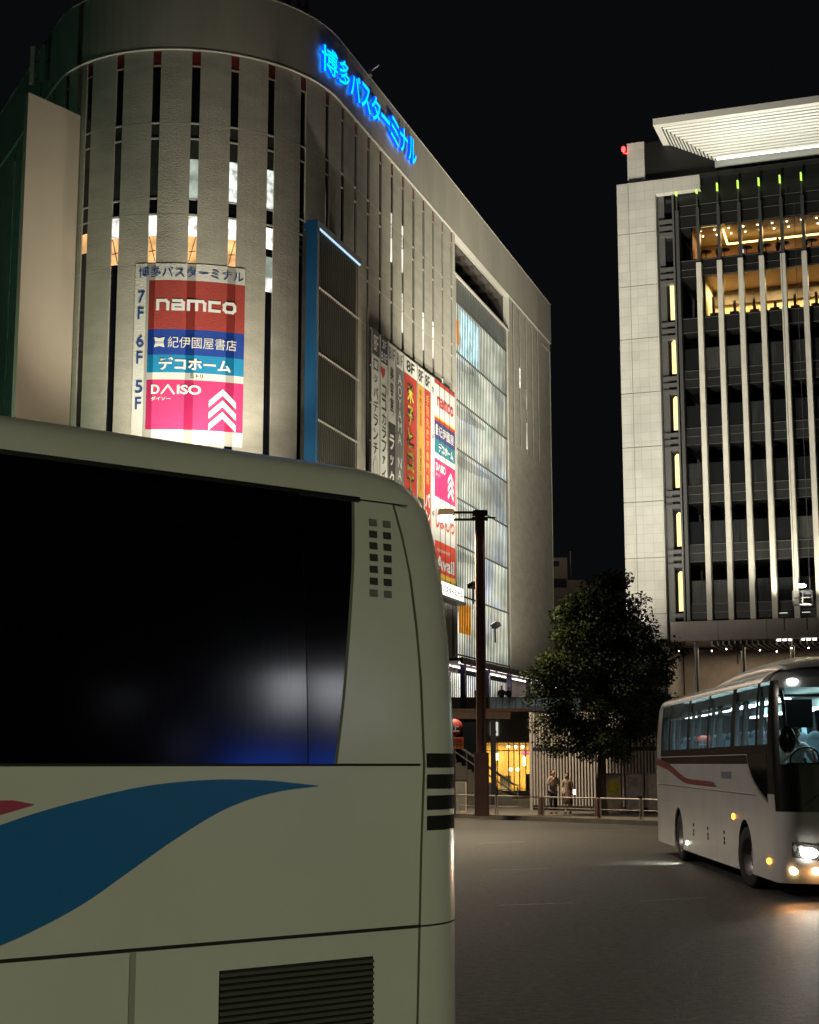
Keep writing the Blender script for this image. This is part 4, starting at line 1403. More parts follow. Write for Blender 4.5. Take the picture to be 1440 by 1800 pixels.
# lit shop glass at deck level, part of the terminal
g = MB(); fsheet(g, 15, 36.2, 5.1, 7.7, .02); sh = tb(g, 'lit_shop_glass', screen_material(12, .5, .8))
g = MB()
for i in range(46): fbox(g, 15 + i * .46, 15.16 + i * .46, 5.1, 7.7, .04, .07)
tb(g, 'mullion', DARKGREY, sh)
for (x, y) in ((3.3, 93.2), (4.1, 93.4), (5.55, 93.0), (5.95, 92.8)):
    person({3.3: 'dark figure standing on the deck behind the solid parapet, leftmost of the deck walkers', 4.1: 'dark figure on the deck at the right end of the solid parapet',
            5.55: 'dark figure on the deck behind the glass balustrade, beside the dark blue post', 5.95: 'broad dark figure on the deck leaning on the glass balustrade, rightmost of the deck walkers'}[x],
           (x, y, 5.05), random.uniform(-1, 1), DK, DK2, random.uniform(1.5, 1.62), 'people on the pedestrian deck')

# glass shop pavilion under the deck
shop = empty('glass_shop', (4.2, 86, .15)); tag(shop, 'glass fronted shop glowing yellow under the deck', 'shop')
GOLD = mat('shop inner curtain gold', (.55, .40, .14), .7, var=.5, scale=1.2, stretch=(3, 1, .3))
g = MB(); g.box(0, 2.9, 0, .5, 0, .4); g.build('plinth', DC, shop)
g = MB(); g.box(0, 2.9, 2.5, 2.6, .4, 3.0, 0); g.box(0, .06, .1, 2.5, .4, 3.0, 0); g.box(2.84, 2.9, .1, 2.5, .4, 3.0, 0); g.box(0, 2.9, .1, 2.6, 3.0, 3.05, 1); g.box(0, 2.9, .1, 2.6, .36, .4, 1)
g.build('interior_wall', [GOLD, mat('shop ceiling', (.4, .32, .2), .6)], shop)
g = MB(); g.box(.02, 2.88, .06, .075, .42, 3.0); g.build('shop_glass', CLEAR, shop)
g = MB()
for x in (0.0, .62, 1.25, 1.55, 1.85, 2.2, 2.82): g.box(x, x + .06, .0, .09, .4, 3.05)
g.box(0, 2.9, .0, .09, 2.55, 2.60); g.box(0, 2.9, 0, .09, 3.0, 3.12)
g.build('glazing_bar', mat('brass glazing bar', (.45, .33, .12), .4, .5), shop)
g = MB()
for x in (1.35, 1.75, 2.15): g.ellipsoid((x, 1.2, 2.80), (.09, .09, .08), 10, 6)
for x in (1.45, 1.85): g.ellipsoid((x, .9, 1.55), (.12, .12, .09), 10, 6)
g.box(.52, .78, 1.0, 1.05, 2.05, 2.45); g.box(2.15, 2.33, 1.0, 1.05, 1.75, 2.25)
g.build('shop_lamp', emit('shop lamp globe', (1, .93, .75), 5), shop)
g = MB(); g.lathe([(.02, 2.35), (.25, 2.36), (.22, 2.55)], (2.3, 1.1, 0)); g.build('pink_shade', emit('pink lampshade', (.9, .2, .4), .8), shop)
g = MB(); g.box(2.3, 2.86, .6, 1.0, .4, 1.3); g.box(.9, 1.5, 1.6, 2.0, .4, 1.2); g.build('counter', mat('dark shop counter', (.05, .05, .05), .5), shop)
lamp('shop_glow', 'AREA', (1.45, 1.2, 2.95), 110, (1, .74, .32), shop, size=2.4, sizey=1.5)
lamp('shop_floor_glow', 'AREA', (1.45, 1.6, .45), 60, (1, .72, .28), shop, size=2.4, sizey=.8).rotation_euler = (pi, 0, 0)
g = MB(); g.box(0, 2.9, .2, .4, 3.12, 4.7); g.build('upper_wall', mat('grey rendered upper wall', (.26, .235, .205), .8, var=.12, scale=.8), shop)
g = MB(); g.box(.30, .72, .14, .19, 3.4, 4.15); g.build('upper_window', emit('pale lit window', (.95, .95, .85), .55), shop)
g = MB()
for i in range(14):
    a = random.uniform(0, pi); g.add([(.5, .12, 3.42), (.5 + cos(a) * .15, .12, 3.5 + sin(a) * .3), (.5 + cos(a + .3) * .12, .11, 3.45 + sin(a + .3) * .34)], [(0, 1, 2)])
g.build('window_plant', mat('dark plant', (.02, .03, .015), .6), shop)

# stair with dark canopy frame between pole and shop
stc = empty('stair_canopy', (3.2, 73, .15)); tag(stc, 'brown steel stair canopy with black post beside the lamp pole', 'canopy')
BROWN = mat('brown painted steel', (.17, .095, .078), .5, var=.2, scale=1.5)
g = MB(); g.box(-1.4, 1.55, -.2, .2, 3.95, 4.3); g.box(-1.4, 2.6, -.25, .25, 4.3, 4.42); g.build('roof_beam', BROWN, stc)
g = MB(); g.box(.62, .86, -.12, .12, 0, 3.95); g.build('post', mat('blue black post', (.012, .012, .024), .5), stc)
stair = empty('stair', (3.2, 73.4, .15)); tag(stair, 'public stair with sloping handrails beside the black canopy post', 'stairs')
g = MB()
for i in range(14): g.box(-1.6 - .0, 1.9 - i * .24, .2 + 0, 1.8, i * .16, (i + 1) * .16)
g.build('steps', DC, stair)
RAILM = mat('stainless handrail', (.40, .40, .40), .3, .8)
for y, z in ((.1, .85), (.1, .45), (1.9, .85)):
    g = MB(); g.tube([(-1.6, y, z + 2.35), (1.75, y, z + .05), (1.95, y, z)], .035); g.build('handrail', RAILM, stair)
for x in (1.9, .7, -.5):
    g = MB(); g.tube([(x, .1, 0), (x, .1, .9 + (1.75 - x) * .69 * .98)], .03); g.build('handrail_post', RAILM, stair)

# vertical slat enclosure
A_ = Vector((4.98, 63.9)); D_ = Vector((.756, -.654)).normalized()
fen = empty('slatted_enclosure', (A_.x, A_.y, .15), atan2(D_.y, D_.x)); tag(fen, 'tall enclosure of pale vertical slats behind the tree', 'fence')
SL_ = mat('pale slat', (.36, .33, .325), .6, var=.12, scale=2)
for (z0, z1) in ((.2, 2.36), (2.52, 3.9)):
    g = MB()
    for i in range(44): g.box(.16 + i * .148, .23 + i * .148, -.04, .04, z0, z1)
    g.build('slat_panel', SL_, fen)
g = MB(); g.box(0, .12, -.08, .1, 0, 3.95); g.build('end_post', SL_, fen)
g = MB(); g.box(.12, 6.8, .05, .12, 0, 3.95); g.box(.12, 6.8, -.03, .05, 2.37, 2.51); g.box(.12, 6.8, -.05, .05, 0, .2); g.build('backing', mat('black backing', (.012, .011, .013), .7), fen)

# notice boards
def board(x, y, w, label, face, marks):
    o = empty('notice_board', (x, y, .15), radians(-8)); tag(o, label, 'notice board', 'notice boards before the slatted enclosure')
    g = MB()
    for (x0, x1, z0, z1) in ((-w / 2, w / 2, 1.46, 1.5), (-w / 2, w / 2, .14, .18), (-w / 2, -w / 2 + .04, .18, 1.46), (w / 2 - .04, w / 2, .18, 1.46)): g.box(x0, x1, -.03, .03, z0, z1)
    g.build('frame', GREYMETAL, o)
    g = MB(); g.box(-w / 2 + .04, w / 2 - .04, -.015, .02, .18, 1.46); g.build('face', face, o)
    for q in marks:
        g = MB(); g.box(q[0], q[1], -.022, -.016, q[2], q[3]); g.build('poster', q[4], o)
    g = MB()
    for s in (-1, 1): g.box(s * (w / 2 - .06) - .03, s * (w / 2 - .06) + .03, .03, .08, 0, 1.4)
    g.build('post', DARKGREY, o)


YM = mat('map with yellow patch', (.30, .27, .20), .5, var=.35, scale=3)
GM = mat('grey poster face', (.26, .24, .215), .5, var=.35, scale=4)
YP = mat('yellow map area', (.35, .30, .01), .5, var=.4, scale=5)
board(7.72, 59.0, .66, 'notice board with a yellow patch on its map, beside the tree trunk', YM, [])
o_ = [o for o in COL.objects if o.name.startswith('notice_board')][0]
g = MB(); g.prism([(.22 * cos(a) * (1 + .2 * sin(3 * a)), .95 + .27 * sin(a) * (1 + .15 * cos(5 * a))) for a in [i * pi / 9 for i in range(18)]], -.022, -.016, fn=lambda x, z, y: (x, y, z)); g.build('poster', YP, o_)
board(8.47, 58.7, .66, 'notice board with grey posters, middle one of three', GM, [(-.24, .12, .98, 1.36, mat('brown poster', (.20, .17, .14), .5, var=.3, scale=6)), (.1, .26, .55, .66, BLACK)])
board(9.22, 58.4, .62, 'notice board half hidden by the parked coach rear', GM, [])

# kerb guard rails, section by section
RAILB = mat('galvanised guard rail', (.36, .32, .30), .45, .4, var=.15, scale=4)


def guard(s0, s1, label):
    a = Vector(kp(s0, .45, .15)); b = Vector(kp(s1, .45, .15))
    o = empty('guard_rail', a); tag(o, label, 'guard rail', 'guard rails along the far kerb')
    b = b - a; a = Vector((0, 0, 0)); up = Vector((0, 0, .68))
    g = MB(); g.tube([a + up, b + up], .028); g.build('top_rail', RAILB, o)
    g = MB(); g.tube([a + up * .45, b + up * .45], .012); g.build('mid_rail', RAILB, o)
    for p in (a, b):
        g = MB(); g.tube([p, p + up], .026); g.build('post', RAILB, o)


guard(12.6, 10.35, 'guard rail section left of the lamp pole foot')
guard(10.2, 8.1, 'guard rail section in front of the lamp pole')
guard(7.98, 5.8, 'guard rail section between the lamp pole and the two women')
guard(5.56, 3.02, 'guard rail section in front of the two women')
guard(2.76, .95, 'guard rail section in front of the notice boards')
guard(.82, -1.4, 'guard rail section running behind the coach')
for s, lab in ((5.68, 'brown bollard at the left end of the rail before the two women'), (2.89, 'brown bollard before the tree trunk')):
    o = empty('bollard', kp(s, .45, .15)); tag(o, lab, 'bollard', 'brown kerb bollards')
    g = MB(); g.lathe([(.065, 0), (.065, .66), (.05, .70), (.005, .71)], n=12); g.build('post', BROWN, o)
    g = MB(); g.lathe([(.09, 0), (.09, .05), (.066, .06)], n=12); g.build('base', BROWN, o)

# service box and planter left of the pole
o = empty('service_box', (2.0, 61.0, .15)); tag(o, 'small pale service box on the pavement left of the lamp pole', 'utility box')
g = MB(); g.box(-.22, .22, -.15, .15, 0, 1.25); g.build('cabinet', mat('pale box paint', (.38, .31, .26), .6, var=.2, scale=3), o)
g = MB(); g.box(-.26, .26, -.19, .19, 1.25, 1.3); g.build('lid', DARKGREY, o)
g = MB(); g.box(-.18, .18, -.165, -.15, .1, 1.15); g.build('door', GREYMETAL, o)

# road sign on a post
o = empty('road_sign', (1.66, 56.9, .15)); tag(o, 'round red road sign with plate below, half hidden by the near coach', 'road sign')
g = MB(); g.tube([(0, .05, 0), (0, .05, 3.55)], .03, 8); g.build('post', GREYMETAL, o)
g = MB(); g.lathe([(.005, -.012), (.30, -.012), (.30, .012), (.005, .012)], (0, 0, 3.18), 'y', 28); g.build('disc', mat('sign red', (.26, .022, .02), .6), o)
g = MB(); put_text(g, '止', -.15, .17, 3.02, 3.34, lambda u, v: (u, -.016, v), 0, .02); g.build('lettering', WHITEINK, o)
g = MB(); g.box(-.3, .32, -.012, .012, 2.40, 2.82); g.build('plate', mat('sign orange', (.62, .20, .05), .4), o)
g = MB(); g.box(-.26, .28, -.017, -.013, 2.62, 2.77); g.build('plate_band', mat('sign red', (.26, .022, .02), .6), o)
g = MB(); put_text(g, 'バス専用', -.25, .27, 2.44, 2.59, lambda u, v: (u, -.017, v)); g.build('plate_text', BLACKINK, o)

# ================================================================== street lamp
LAMPC = (1.0, 0.80, 0.52)


def street_lamp(x, y, label, power, rz=0.0, col=LAMPC):
    o = empty('street_lamp', (x, y, .15), rz); tag(o, label, 'street lamp')
    g = MB(); g.box(-.17, -.10, -.17, .17, 2.25, 11.2); g.box(.10, .17, -.17, .17, 2.25, 11.2); g.box(-.10, .10, -.10, .10, 2.25, 11.2); g.build('pole', BROWN, o)
    g = MB(); g.box(-.26, .26, -.24, .24, 0, 2.2); g.box(-.24, -.21, -.26, -.24, .02, 2.2); g.box(.21, .24, -.26, -.24, .02, 2.2); g.box(-.27, .27, -.25, .25, 2.2, 2.26); g.build('base_casing', BROWN, o)
    g = MB(); g.box(-.26, .28, -.2, .2, 11.0, 11.18); g.box(-.3, .6, -.04, .04, 10.9, 10.95); g.build('head_bracket', BLACK, o)
    g = MB()
    for z in (10.85, 11.12): g.bar((-1.05, -.08, z), (.3, -.08, z), .06); g.bar((-1.05, .08, z), (.3, .08, z), .06)
    for q in range(6): g.bar((-.95 + q * .2, -.08, 10.85), (-.95 + q * .2, -.08, 11.12), .03)
    g.build('arm', BLACK, o)
    sh_ = MB(); sh_.lathe([(.02, 11.24), (.30, 11.22), (.33, 10.98), (.30, 10.98), (.28, 11.12), (.02, 11.15)], (-1.25, 0, 0), n=24); s_ = sh_.build('lamp_shade', emit('warm opal shade', (1.0, .60, .30), .16), o)
    g = MB(); g.lathe([(.005, 10.74), (.2, 10.77), (.30, 10.86), (.31, 10.98), (.005, 11.0)], (-1.25, 0, 0), n=20); g.build('bulb', emit('street lamp glass', (1.0, .80, .48), 12), s_)
    l_ = lamp('street_light', 'SPOT', (-1.25, 0, 10.66), power, col, o, None, .28, 160, .6)
    return o


street_lamp(2.62, 56.6, 'tall brown street lamp with drum lamp on a side arm, beyond the near coach', 7500)
street_lamp(7.5, -6.5, 'brown street lamp added unseen behind the viewer to light the near coach', 3600, radians(200), (.96, 1.0, .59))  # off-screen lamp put in for light on the near coach and road
street_lamp(18.5, 45.0, 'brown street lamp added unseen beyond the right edge to light the notice boards and enclosure', 2600, radians(0), (1.0, .80, .62))  # off-screen lamp added as fill for the boards and slats
street_lamp(-12.5, 30.0, 'brown street lamp added unseen beyond the left edge to light the oncoming coach', 5600, radians(180), (1.0, .88, .76))  # lamp added out of view to brighten the oncoming coach

# unseen station hall, glow panels added to be mirrored in the near coach's glazing
ent = empty('unseen_station_hall', (42, -6, 0), radians(-75)); tag(ent, 'unseen station hall right of the viewer, glowing window and sign panels added for reflections', 'building')
g = MB(); g.box(-9, 9, 0, 8, 0, .4); g.box(-9, 9, .3, 8, 9.4, 10.2); g.box(-9, 9, .5, 8, .4, 9.4); g.build('wall', PARAPET, ent)
for (x, w, z, h, e) in ((-7.6, 2.0, 6.3, 1.2, 3), (-3.3, 1.1, 7.9, 1.2, 7), (-1.1, 1.5, 7.5, 1.7, 8), (3.6, 1.2, 6.2, 1.0, 1), (6.0, 1.6, 8.2, .8, 1)):
    g = MB(); g.box(x, x + w, .40, .49, z, z + h); g.build('window', emit('hall reflection glow %d' % e, (.92, .93, 1.0), e if e > 1 else .3), ent)
g = MB(); g.box(-.6, 2.2, -.1, .45, 5.0, 5.9); g.build('reflection_band', emit('blue reflection band', (.02, .12, 1.0), 6), ent)
g = MB(); g.box(1.5, 3.8, -.1, .45, 3.0, 3.5); g.build('reflection_band', emit('amber reflection band', (1.0, .3, .08), 1.2), ent)

# ================================================================== tree
tree = empty('street_tree', (7.10, 57.7, .15)); tag(tree, 'dense dark evergreen street tree in front of the slatted enclosure', 'tree')
BARK = mat('dark bark', (.045, .033, .026), .9, var=.4, scale=6, bump=.8, bscale=25, stretch=(1, 1, .25))
g = MB()
g.tube([(0, 0, 0), (.02, 0, .25), (.0, .02, 1.2), (.05, 0, 2.3), (.12, .05, 3.6), (.2, .0, 5.2), (.25, 0, 6.8)], [.26, .19, .165, .15, .12, .08, .03], 10)
rt = random.Random(3)
limbs = []
for i in range(17):
    a = i * 2.4 + rt.uniform(-.3, .3); z = 2.0 + i * .26
    L = rt.uniform(1.2, 2.2) * (1.0 if i < 11 else .6)
    p0 = Vector((.04, 0, z)); p1 = p0 + Vector((cos(a) * L * .5, sin(a) * L * .5, L * .25)); p2 = p0 + Vector((cos(a) * L, sin(a) * L, L * .65))
    g.tube([p0, p1, p2], [.06, .04, .012], 6); limbs.append((p1, p2))
g.build('trunk', BARK, tree)


def leaf_material():
    m = bpy.data.materials.new('evergreen leaf'); m.use_nodes = True
    nt = m.node_tree; b = nt.nodes['Principled BSDF']; L = nt.links.new
    tc = nt.nodes.new('ShaderNodeTexCoord'); n = nt.nodes.new('ShaderNodeTexNoise'); n.inputs['Scale'].default_value = 1.1; n.inputs['Detail'].default_value = 5
    L(tc.outputs['Object'], n.inputs['Vector'])
    r = nt.nodes.new('ShaderNodeValToRGB')
    r.color_ramp.elements[0].position = .35; r.color_ramp.elements[0].color = (.012, .022, .008, 1)
    r.color_ramp.elements[1].position = .65; r.color_ramp.elements[1].color = (.033, .045, .012, 1)
    L(n.outputs['Fac'], r.inputs[0]); L(r.outputs[0], b.inputs['Base Color'])
    b.inputs['Roughness'].default_value = .6
    b.inputs['Specular IOR Level'].default_value = .08
    return m


LEAF = leaf_material()
g = MB()
clumps = []
prof = [(2.05, 1.3), (2.7, 2.0), (3.5, 2.35), (4.6, 2.45), (5.6, 2.35), (6.6, 2.0), (7.5, 1.5), (8.3, .95), (8.75, .4)]


def prof_r(z):
    for (z0, r0), (z1, r1) in zip(prof[:-1], prof[1:]):
        if z0 <= z <= z1: return r0 + (r1 - r0) * (z - z0) / (z1 - z0)
    return .4


while len(clumps) < 230:
    z = rt.uniform(2.2, 8.7); a = rt.uniform(0, 2 * pi); R_ = prof_r(z)
    r = R_ * sqrt(rt.uniform(.12, 1.0)) * rt.uniform(.88, 1.04)
    if rt.random() > R_ / 2.8 + .1: continue
    x = .25 + r * cos(a); y = r * sin(a)
    if z < 3.0 and x > .9: z += .5
    clumps.append((x, y, z))
clumps += [(-1.95, -.3, 2.55), (-1.5, -.4, 2.4), (-2.15, -.2, 3.3), (-2.35, 0, 5.1), (-2.2, -.4, 4.7), (2.6, 0, 5.6), (2.75, -.2, 6.1), (.9, -.5, 8.7), (1.5, -.2, 7.9), (-2.5, -.1, 4.3)]
for (cx, cy_, cz) in clumps:
    cr = rt.uniform(.42, .72); n_ = int(190 * (cr / .55) ** 2)
    for _ in range(n_):
        v = Vector((rt.gauss(0, 1), rt.gauss(0, 1), rt.gauss(0, 1))).normalized() * cr * (rt.random() ** .4)
        v.z *= .72
        p = Vector((cx, cy_, cz)) + v
        d = Vector((rt.gauss(0, 1), rt.gauss(0, 1), rt.gauss(-.35, .7))).normalized()
        s = d.cross(Vector((rt.gauss(0, 1), rt.gauss(0, 1), rt.gauss(0, 1)))).normalized()
        ln = rt.uniform(.09, .17); w = ln * rt.uniform(.22, .34)
        g.add([p, p + d * ln * .5 + s * w, p + d * ln, p + d * ln * .5 - s * w], [(0, 1, 2, 3)])
g.build('crown', LEAF, tree)

# ================================================================== coaches
HW = 1.25
XR = -10.715
LEV = [.26, .5, .8, 1.15, 1.30, 1.55, 2.0, 2.15, 2.3, 2.6, 2.9, 3.0, 3.15, 3.27, 3.33, 3.38, 3.42, 3.46, 3.49, 3.515]


def lerp_tab(tab, z):
    if z <= tab[0][0]: return tab[0][1]
    for (a, b), (c, d) in zip(tab[:-1], tab[1:]):
        if z <= c: return b + (d - b) * (z - a) / (c - a)
    return tab[-1][1]


def smooth_tab(tab, x):
    """smooth curve through the table's points"""
    n = len(tab)
    if x <= tab[0][0]: return tab[0][1]
    for i in range(n - 1):
        if x <= tab[i + 1][0]:
            (x0, y0), (x1, y1) = tab[i], tab[i + 1]; h = x1 - x0; t = (x - x0) / h
            m0 = (y1 - tab[i - 1][1]) / (x1 - tab[i - 1][0]) if i else (y1 - y0) / h
            m1 = (tab[i + 2][1] - y0) / (tab[i + 2][0] - x0) if i + 2 < n else (y1 - y0) / h
            return y0 * (2 * t ** 3 - 3 * t ** 2 + 1) + h * m0 * (t ** 3 - 2 * t ** 2 + t) + y1 * (3 * t ** 2 - 2 * t ** 3) + h * m1 * (t ** 3 - t ** 2)
    return tab[-1][1]


T_IN = [(.26, 0), (2.0, 0), (2.6, .03), (3.0, .065), (3.27, .10), (3.33, .125), (3.38, .16), (3.42, .21), (3.46, .29), (3.49, .42), (3.515, .62)]
T_RK = [(.26, .0), (2.3, .0), (2.68, .012), (2.97, .035), (3.16, .065), (3.27, .09), (3.35, .12), (3.42, .17), (3.46, .22), (3.49, .32), (3.515, .55)]
T_FX = [(.26, 2.72), (.5, 2.86), (.8, 2.90), (1.15, 2.88), (1.30, 2.85), (1.55, 2.80), (2.0, 2.72), (2.6, 2.60), (3.0, 2.49), (3.15, 2.44), (3.27, 2.36), (3.38, 2.2), (3.46, 1.95), (3.515, 1.4)]
STAT = [1.9, 1.2, 1.0, -.75, -1.1, -3.3, -3.5, -5.6, -5.9, -8.2, -8.45, -9.6]
RR, RF, BOW = .465, .34, .16
NFR, NC = 6, 8


def outline(z):
    """half outline (y >= 0) from front centre to rear centre at height z"""
    hw = HW - lerp_tab(T_IN, z); xf = lerp_tab(T_FX, z); xr = XR + lerp_tab(T_RK, z)
    P = []
    yb = hw - RF
    fx = lambda y: xf - BOW * (y / hw) ** 2
    for i in range(NFR): y = yb * i / NFR; P.append((fx(y), y))
    cxf = fx(yb) - RF
    for i in range(NC): a = pi / 2 * i / (NC - 1); P.append((cxf + RF * cos(a), yb + RF * sin(a)))
    for x in STAT: P.append((x, hw))
    for i in range(NC): a = pi / 2 * i / (NC - 1); P.append((xr + RR - RR * sin(a), hw - RR + RR * cos(a)))
    for i in range(1, 5): P.append((xr, (hw - RR) * (1 - i / 4)))
    return P


J_SIDE = NFR + NC            # first station index
J_REAR = J_SIDE + len(STAT)  # rear corner start


def side_y(z): return HW - lerp_tab(T_IN, z)


def arch_bottom(x0, x1, axles, r=.60, zc=.50, zb=.26):
    """bottom edge of the skirt from x1 (front) to x0 (rear), rising round the wheels"""
    pts = [(x1, zb)]
    dx = sqrt(r * r - (zc - zb) ** 2)
    for ax in sorted(axles, reverse=True):
        a0 = atan2(zb - zc, dx)
        for i in range(17):
            a = a0 + (pi - 2 * a0) * i / 16
            pts.append((ax + r * cos(a), zc + r * sin(a)))
    pts.append((x0, zb))
    return pts


def coach(loc, rz, label, near):
    root = empty('coach', loc, rz); tag(root, label, 'coach', 'white tour coaches')
    WHITE = mat('white coach paint', (.66, .655, .63), .26, var=.07, scale=.9, coat=.5, bump=.05, bscale=1.3)
    CBLACK = mat('black coach trim', (.012, .012, .013), .25)
    RUBB = mat('tyre rubber', (.022, .021, .020), .85, var=.3, scale=8)
    SEAM = mat('panel gap', (.012, .012, .011), .8)
    TINT = glass('near black privacy glass', (.035, .045, .05), .9, .10) if near else glass('coach side glass', (.78, .86, .86), 1.0, .02)
    FTINT = glass('windscreen glass', (.62, .74, .72), 1.0, .02)
    side = 1 if near else -1
    rings = []
    for z in LEV:
        h = outline(z)
        full = [(x, y) for x, y in h] + [(x, -y) for x, y in h[::-1][1:-1]]
        rings.append([(x, y, z) for x, y in full])
    nh = len(outline(1.0)); nf = len(rings[0])
    halfcol = lambda j: j if j < nh - 1 else nf - 1 - j     # column index on the half outline
    body, glass_, black, wind = MB(), {}, MB(), MB()
    allv = [p for r in rings for p in r]
    tgt = {'body': [], 'black': [], 'wind': []}
    panes = {}
    for i in range(len(LEV) - 1):
        z0, z1 = LEV[i], LEV[i + 1]
        for j in range(nf):
            f = (i * nf + j, i * nf + (j + 1) % nf, (i + 1) * nf + (j + 1) % nf, (i + 1) * nf + j)
            q = halfcol(j); sgn = 1 if j < nh - 1 else -1
            zone = 'body'
            if J_SIDE <= q < J_REAR - 1:
                if z1 <= 1.151: continue                      # skirt is a separate sheet with arches
                if 2.0 <= z0 and z1 <= 3.27:
                    k = q - J_SIDE
                    zone = 'black' if (k in (1, 3, 5, 7, 9) or z1 <= 2.31) else ('pane', sgn, k)
                    if near: zone = ('pane', sgn, 0)
            elif q == J_SIDE - 1 or (NFR + 4 <= q < J_SIDE):
                if (1.30 if q < J_SIDE - 1 else 1.55) <= z0 and z1 <= 3.27: zone = 'black'
            elif q < NFR + 4:
                if 2.0 <= z0 and z1 <= 3.16: zone = 'wind'
                elif 1.30 <= z0 and z1 <= 2.0: zone = 'black'
            elif q >= J_REAR + 9:
                if 2.15 <= z0 and z1 <= 3.0: zone = 'black'
            if isinstance(zone, tuple): panes.setdefault(zone, []).append(f)
            else: tgt[zone].append(f)
    rear_glass_side = None
    body.add(allv, tgt['body'], 0, True)
    body.add(rings[-1], [tuple(range(nf))], 0)
    # skirt sheets with wheel arches
    axles = [0.0, -7.15]
    for sg in (1, -1):
        pts = arch_bottom(STAT[-1], STAT[0], axles)
        poly = [(x, z) for x, z in pts] + [(STAT[-1], 1.15), (STAT[0], 1.15)]
        n = len(poly)
        body.add([(x, sg * HW, z) for x, z in poly] + [(x, sg * (HW - .03), z) for x, z in poly],
                 [tuple(range(n)), tuple(range(n, 2 * n))[::-1]] + [(k, (k + 1) % n, n + (k + 1) % n, n + k) for k in range(n)])
    bo = body.build('body', WHITE, root)
    bo.data.materials[0] = WHITE
    bl = MB(); bl.add(allv, tgt['black'], 0, True); bl.build('window_surround', CBLACK, root)
    wi = MB(); wi.add(allv, tgt['wind'], 0, True); wi.build('windscreen', FTINT if not near else TINT, root)
    for (z_, sgn, k), fs in panes.items():
        p = MB(); p.add(allv, fs, 0, True); p.build('window', TINT, root)
    # floor, bulkheads, ceiling trims
    g = MB(); g.box(-10.2, 2.2, -1.18, 1.18, 1.10, 1.16); g.box(-10.15, -10.1, -1.1, 1.1, 1.16, 3.1); g.build('floor', mat('coach floor', (.06, .06, .065), .8), root)
    g = MB()
    for s_ in (-1, 1): g.box(-9.9, 1.6, s_ * 1.12 - .25 * (s_ > 0), s_ * 1.12 + .25 * (s_ < 0), 3.05, 3.22)
    g.box(-10.0, 1.8, -1.08, 1.08, 3.34, 3.37)
    g.build('luggage_rack', mat('coach ceiling trim', (.30, .33, .33), .6), root)
    SEATM = mat('blue grey seat cloth', (.05, .07, .09), .85, var=.25, scale=6)
    CUR = mat('pale blue curtain', (.34, .46, .55), .8, var=.25, scale=3, stretch=(6, 1, .3))
    for i in range(9):
        x = -8.9 + i * 1.08
        for y in (-.85, -.40, .40, .85):
            if near and y < 0: continue
            g = MB(); g.box(x - .25, x + .25, y - .21, y + .21, 1.5, 1.62)
            g.hexa([(x - .33, y - .21, 1.6), (x - .20, y - .21, 1.6), (x - .20, y + .21, 1.6), (x - .33, y + .21, 1.6),
                    (x - .47, y - .17, 2.44), (x - .38, y - .17, 2.44), (x - .38, y + .17, 2.44), (x - .47, y + .17, 2.44)])
            g.ellipsoid((x - .44, y, 2.45), (.07, .15, .13), 10, 6); g.build('seat', SEATM, root)
    for k, xc in enumerate([-.62, -1.35, -3.05, -3.75, -5.4, -6.1, -8.0, -8.7, -9.4, .72]):
        for sg in (-1, 1):
            g = MB(); n_ = 9; w_ = .30 if k % 2 else .42
            vs_, fs_ = [], []
            for a in range(n_):
                xx = xc - w_ / 2 + w_ * a / (n_ - 1); yy = 1.10 + .03 * (a % 2)
                vs_ += [(xx, sg * yy, 2.12), (xx, sg * (yy - .08), 3.05)]
            for a in range(n_ - 1): fs_.append((2 * a, 2 * a + 2, 2 * a + 3, 2 * a + 1))
            g.add(vs_, fs_); g.build('curtain', CUR, root)
    # wheels
    for ax in axles:
        for sg in (1, -1):
            w = empty('wheel', (ax, sg * 1.07, .50)); w.parent = root
            if ax == 0 and not near: w.rotation_euler = (0, 0, radians(10))
            g = MB(); g.lathe([(.30, -.14), (.44, -.15), (.49, -.12), (.50, -.05), (.50, .05), (.49, .12), (.44, .15), (.30, .14)], (0, 0, 0), 'y', 32); g.build('tyre', RUBB, w)
            g = MB(); g.lathe([(.01, sg * .02), (.12, sg * .05), (.13, sg * -.02), (.26, sg * -.03), (.30, sg * .13), (.31, sg * .14)], (0, 0, 0), 'y', 28)
            for q in range(8): a = q * pi / 4; g.lathe([(.001, sg * .03), (.02, sg * .03), (.02, sg * -.04)], (.19 * cos(a), 0, .19 * sin(a)), 'y', 6)
            g.build('rim', mat('dull steel rim', (.30, .29, .28), .4, .7), w)
            g = MB(); vs_, fs_ = [], []
            for a in range(13):
                t = -.25 + (pi + .5) * a / 12
                vs_ += [(ax + .62 * cos(t), sg * 1.22, .5 + .62 * sin(t)), (ax + .62 * cos(t), sg * .75, .5 + .62 * sin(t))]
            for a in range(12): fs_.append((2 * a, 2 * a + 1, 2 * a + 3, 2 * a + 2))
            g.add(vs_, fs_); g.add([(ax - .62, sg * .75, .25), (ax + .62, sg * .75, .25), (ax + .62, sg * .75, 1.12), (ax - .62, sg * .75, 1.12)], [(0, 1, 2, 3)])
            g.build('wheel_well', CBLACK, root)
    g = MB(); g.box(-9.5, 2.2, -.95, .95, .32, .6); g.build('underbody', CBLACK, root)
    # panel gaps and creases on both flanks
    off = .004

